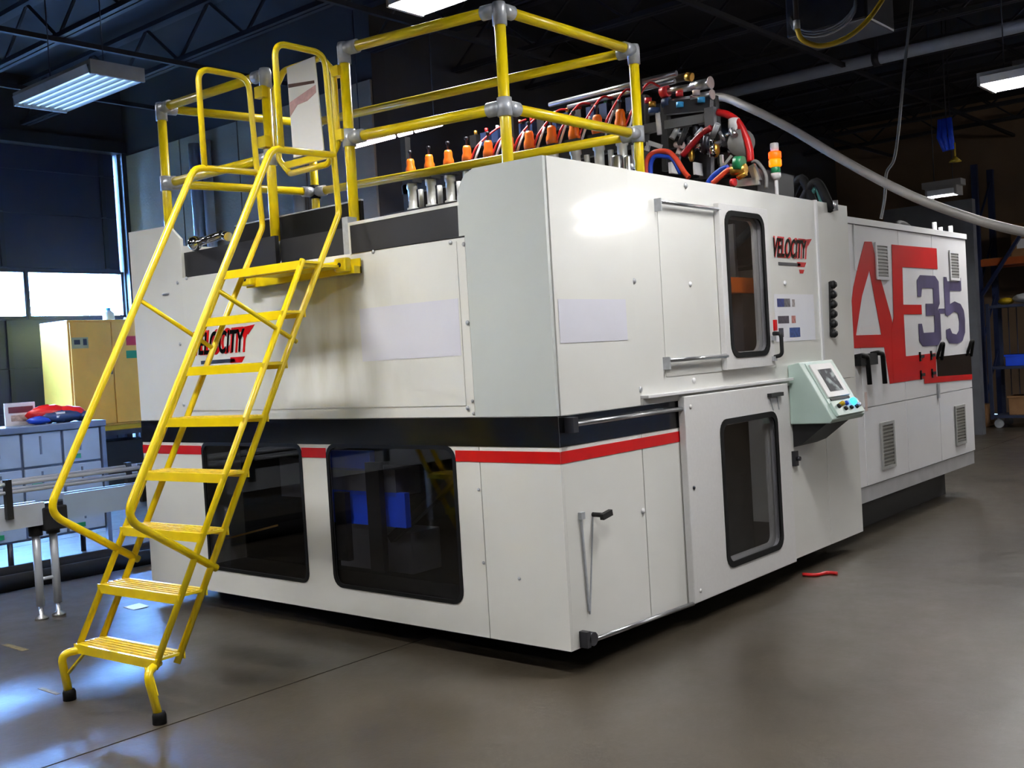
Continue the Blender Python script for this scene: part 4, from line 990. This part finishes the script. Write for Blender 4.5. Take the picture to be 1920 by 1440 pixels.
# ------------------------------------------------------------------ left background: cabinet, bins, conveyor
cabx = -9.7
q0, q1 = atX(cabx, 127, 600), atX(cabx, 127, 806)
cy0, cz1, cz0 = q0.y, q0.z, q1.z
CX0, CY1 = -10.46, cy0+1.15
fc = thing('safety_cabinet', ((cabx+CX0)/2, cy0+0.57, cz0), 'yellow two-door safety cabinet raised on a dark stand', 'cabinet')
cabm = mat('cabinet_yellow', C(232, 172, 66), 0.45, var=0.06)
MB().box((CX0, cy0, cz0), (cabx-0.03, CY1, cz1)).build('body', cabm, fc, bevel=0.008)
for k, (a, c) in enumerate(((cy0+0.02, cy0+0.57), (cy0+0.58, CY1-0.02))):
    dr = MB().box((cabx-0.028, a, cz0+0.03), (cabx, c, cz1-0.03)).build('cabinet_door', cabm, fc, bevel=0.005)
    if k == 0:
        MB().box((cabx, c-0.09, (cz0+cz1)/2-0.02), (cabx+0.03, c-0.03, (cz0+cz1)/2+0.12)).build('latch', dsteel, dr)
        a1_ = atX(cabx, 150, 643)
        lb = MB().box((cabx, a1_.y-0.11, a1_.z-0.07), (cabx+0.003, a1_.y+0.11, a1_.z+0.07)).build('sticker', mat('grey_sticker', C(170, 165, 120), 0.5, var=0.1), dr)
        MB().box((cabx+0.003, a1_.y-0.08, a1_.z-0.02), (cabx+0.004, a1_.y+0.0, a1_.z+0.04)).box((cabx+0.003, a1_.y+0.04, a1_.z-0.03), (cabx+0.004, a1_.y+0.09, a1_.z+0.05)).build('sticker_print', dsteel, lb)
    else:
        a2 = atX(cabx, 247, 640); a3 = atX(cabx, 247, 660)
        MB().box((cabx, a2.y-0.08, a2.z-0.05), (cabx+0.003, a2.y+0.1, a2.z+0.07)).build('sticker', red, dr)
        MB().box((cabx, a3.y-0.08, a3.z-0.08), (cabx+0.003, a3.y+0.1, a3.z+0.02)).build('sticker', green, dr)
MB().box((CX0+0.05, cy0+0.1, cz0-0.06), (cabx-0.05, CY1-0.1, cz0)).build('plinth', hose_yellow, fc)
sd = thing('cabinet_stand', ((cabx+CX0)/2, cy0+0.6, 0), 'dark steel stand under the yellow safety cabinet', 'stand')
zt = cz0-0.06
MB().box((CX0-0.1, cy0-0.05, zt-0.06), (cabx+0.15, CY1+0.1, zt)).build('top', dsteel, sd)
for x in (CX0, cabx+0.05):
    for y in (cy0, CY1): MB().box((x-0.04, y-0.04, 0), (x+0.04, y+0.04, zt-0.06)).build('leg', dsteel, sd)
MB().box((CX0-0.05, cy0+0.05, 0.15), (cabx+0.05, CY1, 0.2)).build('shelf', dsteel, sd)
MB().box((CX0, cy0+0.1, 0.2), (cabx, CY1-0.05, zt-0.15)).build('storage_box', blackm, sd)
bk = atX(cabx-0.3, 204, 598)
bo = thing('plastic_jug', (bk.x, bk.y, cz1), 'pale plastic jug standing on the yellow safety cabinet', 'jug')
MB().lathe((bk.x, bk.y, cz1), [(0.07, 0), (0.075, 0.01), (0.075, 0.10), (0.03, 0.14)], 14).build('jug_body', mat('pale_plastic', C(214, 216, 218), 0.4), bo)
MB().lathe((bk.x, bk.y, cz1+0.14), [(0.032, 0), (0.032, 0.03)], 10).build('jug_cap', cyan, bo)

# parts bins
bx, by1, bzt, bzb = -6.0, 0.9, 1.235, 0.24
bn = thing('bin_cabinet', (bx-0.2, 0.1, 0), 'blue-grey cabinet of parts bins with green label tabs behind the conveyor', 'cabinet')
binm = mat('blue_grey_bin', C(150, 168, 192), 0.45, var=0.06)
bfr = mat('bin_frame', C(92, 104, 126), 0.45, var=0.1)
BY0 = -0.95
MB().box((bx-0.45, BY0, bzb), (bx-0.03, by1, bzt-0.05)).build('carcass', bfr, bn)
MB().box((bx-0.48, BY0-0.02, bzt-0.06), (bx+0.02, by1+0.02, bzt)).build('top', bfr, bn, bevel=0.008)
MB().box((bx-0.03, by1-0.03, 0.03), (bx+0.01, by1+0.01, bzt-0.06)).build('end_post', bfr, bn)
ncol = 5; cw = (by1-0.03-BY0)/ncol
for i in range(ncol):
    for j in range(3):
        y0_ = BY0+i*cw+0.012; z0_ = bzb+0.02+j*0.31
        bi = MB().box((bx-0.03, y0_, z0_), (bx-0.005, y0_+cw-0.024, z0_+0.29)).build('bin_front', binm, bn, bevel=0.006)
        MB().box((bx-0.005, y0_+cw*0.4, z0_+0.1), (bx+0.004, y0_+cw*0.44, z0_+0.26)).build('finger_slot', bfr, bi)
        if (i*3+j) % 2 == 0:
            gy_ = y0_+cw*(0.15+0.5*((i+j) % 2)); MB().box((bx-0.005, gy_, z0_+0.03+0.09*(i % 2)), (bx+0.008, gy_+0.09, z0_+0.07+0.09*(i % 2))).build('label_tab', green, bi)
for (x, y) in ((bx-0.43, BY0+0.05), (bx-0.05, BY0+0.05), (bx-0.43, by1-0.05), (bx-0.05, 0.0)):
    MB().cyl((x, y, 0), (x, y, bzb), 0.025, 10).build('leg', dsteel, bn)
# things lying on the bins
bs = atX(-6.25, 40, 775)
jk = thing('folded_jacket', (-6.2, bs.y+0.2, bzt), 'crumpled red and dark blue jacket lying on the bin cabinet', 'jacket')
for (dy, dx, m, s) in ((0.0, 0, hose_red, (0.12, 0.20, 0.09)), (0.16, 0.02, hose_red, (0.11, 0.17, 0.08)), (0.08, 0.1, dblue, (0.06, 0.2, 0.06)), (-0.12, 0.08, hose_blue, (0.07, 0.12, 0.04)), (0.28, 0.05, dblue, (0.08, 0.1, 0.05))):
    b_ = MB().sphere((0, 0, 0), 1, 8)
    random.seed(int(dy*100)+50)
    b_.v = [Vector((-6.2+dx+v.x*s[0]*random.uniform(0.85, 1.1), bs.y+0.22+dy+v.y*s[1]*random.uniform(0.85, 1.1), bzt+s[2]*0.95+v.z*s[2]*random.uniform(0.8, 1.0))) for v in b_.v]
    b_.build('cloth_fold', m, jk)
MB().box((-6.08, bs.y+0.22, bzt+0.05), (-6.05, bs.y+0.30, bzt+0.10)).build('white_patch', white2, jk)
bp0, bp1 = atX(-6.35, 8, 757), atX(-6.35, 68, 795)
bxp = thing('sign_card', (-6.35, (bp0.y+bp1.y)/2, bzt), 'white card with a dark red heading propped on the bin cabinet', 'sign')
MB().box((-6.37, bp0.y, bzt), (-6.35, bp1.y, bp0.z)).build('card', white2, bxp)
MB().box((-6.349, bp0.y+0.03, bp0.z-0.09), (-6.347, bp1.y-0.02, bp0.z-0.035)).build('heading', mat('maroon_print', C(96, 32, 40), 0.5), bxp)
MB().box((-6.349, bp0.y+0.05, bzt+0.04), (-6.347, bp1.y-0.06, bp0.z-0.11)).build('body_print', mat('beige_print', C(190, 170, 160), 0.6, var=0.4, scale=30), bxp)

# conveyor
cvx = -3.97
cv = thing('conveyor', (cvx, -0.9, 0), 'narrow steel chain conveyor on thin legs left of the machine', 'conveyor')
alum = mat('anodised_aluminium', C(196, 202, 212), 0.32, 0.2, var=0.1)
CA, CB = -3.4, 0.55
MB().box((cvx+0.05, CA, 0.645), (cvx+0.075, -0.70, 0.80)).build('side_plate', alum, cv)
MB().box((cvx-0.075, CA, 0.645), (cvx-0.05, -0.70, 0.80)).build('side_plate', alum, cv)
MB().box((cvx+0.05, -0.56, 0.66), (cvx+0.075, CB, 0.83)).build('side_plate', binm, cv)
MB().box((cvx-0.075, -0.56, 0.66), (cvx-0.05, CB, 0.83)).build('side_plate', binm, cv)
MB().box((cvx-0.048, CA, 0.76), (cvx+0.048, CB, 0.785)).build('chain', dsteel, cv)
for s in (-1, 1):
    MB().cyl((cvx+s*0.1, CA, 0.95), (cvx+s*0.1, CB-0.2, 0.95), 0.014, 8).build('guide_rail', alum, cv)
    MB().cyl((cvx+s*0.1, CA, 0.895), (cvx+s*0.1, CB-0.45, 0.895), 0.012, 8).build('guide_rail', alum, cv)
    for y in (-2.4, -0.95, 0.02):
        MB().box((cvx+s*0.075, y-0.02, 0.72), (cvx+s*0.12, y+0.02, 0.98)).build('rail_bracket', blackm, cv)
MB().box((cvx-0.09, -0.72, 0.60), (cvx+0.09, -0.55, 0.76)).build('splice_block', blackm, cv, bevel=0.01)
MB().prism([(cvx+0.076, -0.02, 0.87), (cvx+0.076, 0.10, 0.87), (cvx+0.076, 0.05, 0.70), (cvx+0.076, 0.0, 0.70)], (0.04, 0, 0)).build('clamp_block', blackm, cv)
for y in (-0.74, -0.62, -3.0):
    MB().cyl((cvx, y, 0.09), (cvx, y, 0.62), 0.027, 12).build('leg', alum, cv)
    MB().cyl((cvx, y, 0.57), (cvx, y, 0.64), 0.045, 12).build('leg_socket', blackm, cv)
    MB().lathe((cvx, y, 0.0), [(0.045, 0), (0.045, 0.015), (0.014, 0.03), (0.014, 0.1)], 12).build('leveling_foot', steel, cv)
MB().cyl((cvx, -0.74, 0.27), (cvx, -0.62, 0.27), 0.012, 8).build('leg_tie', alum, cv)
# hoses on the floor behind
for (x, r, lab) in ((-5.15, 0.065, 'thick black hose lying on the floor, nearer of two behind the conveyor'), (-5.5, 0.07, 'thick black hose lying on the floor below the bin cabinet')):
    pts = [(x+0.05*math.sin(y*1.3), y, r) for y in [-3+0.4*k for k in range(12)]]
    tag(MB().tube(smooth_curve(pts, 4), r, 10).build('floor_hose', rubber), lab, 'hose')

# ------------------------------------------------------------------ litter on the floor
ss = atZ(0.002, 255, 1138)
tag(MB().prism([ss+Vector((-0.08, -0.05, 0)), ss+Vector((0.07, -0.06, 0)), ss+Vector((0.09, 0.05, 0.004)), ss+Vector((-0.06, 0.06, 0.006))], (0, 0, 0.002)).build('paper_scrap', white2), 'scrap of white paper on the floor behind the ladder', 'paper')
tp = atZ(0.0, 25, 1213)
tag(MB().box((tp.x-0.12, tp.y-0.02, 0.0), (tp.x+0.16, tp.y+0.02, 0.0015)).build('tape_strip', mat('worn_yellow_tape', C(130, 120, 90), 0.6, var=0.4, scale=30)), 'worn yellow tape strip on the floor at the left edge', 'tape')
tp = atZ(0.0, 92, 1296)
tag(MB().box((tp.x-0.10, tp.y-0.012, 0.0), (tp.x+0.10, tp.y+0.012, 0.0015)).build('tape_strip', MATS['worn_yellow_tape']), 'faint tape strip on the floor beside the left ladder foot', 'tape')
rc = [atZ(0.012, 1505, 1077), atZ(0.012, 1530, 1078), atZ(0.012, 1550, 1074), atZ(0.012, 1570, 1075)]
tag(MB().tube(smooth_curve(rc), 0.012, 8).build('cable_end', hose_red), 'short red cable end on the floor under the machine edge', 'cable')

# ------------------------------------------------------------------ right background: rack and cart
rackb = mat('rack_blue', C(30, 42, 78), 0.5, var=0.15); racko = mat('rack_orange', C(176, 84, 34), 0.5, var=0.15)
card = mat('cardboard', C(150, 110, 72), 0.8, var=0.15)
YR = 15.2
ra = atY(YR, 1835, 500)
rk = thing('pallet_rack', (ra.x+2, YR+0.4, 0), 'pallet rack with dark blue uprights and an orange beam at the far right', 'rack')
rx = [ra.x, ra.x+2.6, ra.x+5.2]
zb_ = ra.z+0.05
for x in rx:
    for y in (YR, YR+0.9): MB().box((x-0.05, y-0.04, 0), (x+0.05, y+0.04, 4.4)).build('upright', rackb, rk)
    for k in range(4): MB().bar((x, YR, 0.3+k), (x, YR+0.9, 1.2+k), 0.03, 0.03).build('brace', rackb, rk)
for k in range(2):
    for z in (zb_,):
        for y in (YR-0.02, YR+0.92): MB().box((rx[k]+0.05, y-0.02, z-0.06), (rx[k+1]-0.05, y+0.03, z+0.06)).build('beam', racko, rk)
        MB().box((rx[k]+0.05, YR+0.02, z+0.06), (rx[k+1]-0.05, YR+0.88, z+0.075)).build('deck_board', card, rk)
MB().bar((rx[0]+0.05, YR-0.06, zb_-0.55), (rx[0]+0.95, YR-0.06, zb_+0.75), 0.08, 0.05).build('diagonal_brace', rackb, rk)
for i, (x, s, h) in enumerate(((rx[0]+0.75, 0.5, 0.55), (rx[0]+1.4, 0.55, 0.7), (rx[0]+2.1, 0.5, 0.5))):
    bb = thing('carton', (x, YR+0.4, zb_+0.075), ['small brown carton on the orange beam, nearest the diagonal brace', 'tall brown carton in the middle of the rack shelf', 'brown carton at the far end of the rack shelf'][i], 'box')
    MB().box((x-s/2, YR+0.15, zb_+0.075), (x+s/2, YR+0.65, zb_+0.075+h)).build('carton_body', card, bb)
    MB().box((x-0.03, YR+0.148, zb_+0.075), (x+0.03, YR+0.652, zb_+0.077+h)).build('carton_tape', mat('tan_tape', C(175, 140, 95), 0.5), bb)
    if i == 0: MB().box((x-0.16, YR+0.143, zb_+0.2), (x+0.06, YR+0.149, zb_+0.36)).build('carton_label', white2, bb)
YQ = 13.6
ca0, ca1 = atY(YQ, 1851, 570), atY(YQ, 1851, 784)
ct = thing('cage_cart', (ca0.x+0.6, YQ+0.3, 0), 'dark blue steel cage cart with shelves before the pallet rack', 'cart')
cX0, cX1, cZ = ca0.x, ca0.x+1.25, ca0.z
cart = mat('cart_steel', C(58, 66, 92), 0.5, 0.2, var=0.1)
for x in (cX0, cX1):
    for y in (YQ, YQ+0.65): MB().box((x-0.025, y-0.025, 0.14), (x+0.025, y+0.025, cZ)).build('post', cart, ct)
for z in (0.18, 0.95, cZ-0.05):
    MB().box((cX0, YQ, z-0.02), (cX1, YQ+0.65, z+0.02)).build('shelf', cart, ct)
for i in range(9):
    x = cX0+(cX1-cX0)*(i+1)/10; MB().box((x-0.006, YQ+0.645, 0.2), (x+0.006, YQ+0.655, cZ-0.05)).build('mesh_wire', cart, ct)
for x in (cX0+0.08, cX1-0.08):
    for y in (YQ+0.06, YQ+0.59):
        MB().cyl((x, y-0.02, 0.07), (x, y+0.02, 0.07), 0.07, 12).box((x-0.02, y-0.03, 0.07), (x+0.02, y+0.03, 0.16)).build('caster', galv, ct)
for i, (x, z, s, m, lab) in enumerate(((0.35, 0.97, (0.3, 0.4, 0.18), blue, 'blue tote on the middle shelf of the cage cart'), (0.85, 0.97, (0.34, 0.4, 0.22), blue, 'larger blue tote beside the first on the cage cart'), (0.4, 0.2, (0.36, 0.4, 0.3), card, 'brown carton on the bottom shelf of the cage cart'), (0.9, 0.2, (0.3, 0.4, 0.22), dsteel, 'dark box on the bottom shelf of the cage cart'))):
    X = cX0+x
    t_ = thing('storage_tote', (X, YQ+0.3, z), lab, 'box')
    MB().box((X-s[0]/2, YQ+0.1, z), (X+s[0]/2, YQ+0.1+s[1], z+s[2])).build('tote_body', m, t_, bevel=0.01)
    MB().box((X-s[0]/2-0.015, YQ+0.085, z+s[2]-0.03), (X+s[0]/2+0.015, YQ+0.115+s[1], z+s[2])).build('tote_rim', m, t_)
tb = thing('wrapped_bundle', (cX0+0.6, YQ+0.3, cZ-0.03), 'blue and white plastic wrapped bundle on top of the cage cart', 'bundle')
for (x, m, s) in ((0.2, hose_yellow, (0.12, 0.15, 0.06)), (0.55, white2, (0.26, 0.2, 0.09)), (0.85, blue, (0.36, 0.25, 0.13))):
    b_ = MB().sphere((0, 0, 0), 1, 8); random.seed(int(x*100))
    b_.v = [Vector((cX0+x+v.x*s[0], YQ+0.3+v.y*s[1]*random.uniform(0.85, 1.1), cZ-0.03+s[2]*0.97+v.z*s[2]*random.uniform(0.85, 1))) for v in b_.v]
    b_.build('wrap', m, tb)
pb_ = atY(YQ+0.2, 1835, 770)
bb = thing('carton', (pb_.x-0.1, YQ+0.4, 0), 'brown carton on the floor between the power unit and the cage cart', 'box')
MB().box((pb_.x-0.35, YQ+0.2, 0.0), (pb_.x+0.12, YQ+0.6, 0.36)).build('carton_body', card, bb)
MB().box((pb_.x-0.13, YQ+0.198, 0.0), (pb_.x-0.08, YQ+0.602, 0.362)).build('carton_tape', MATS['tan_tape'], bb)
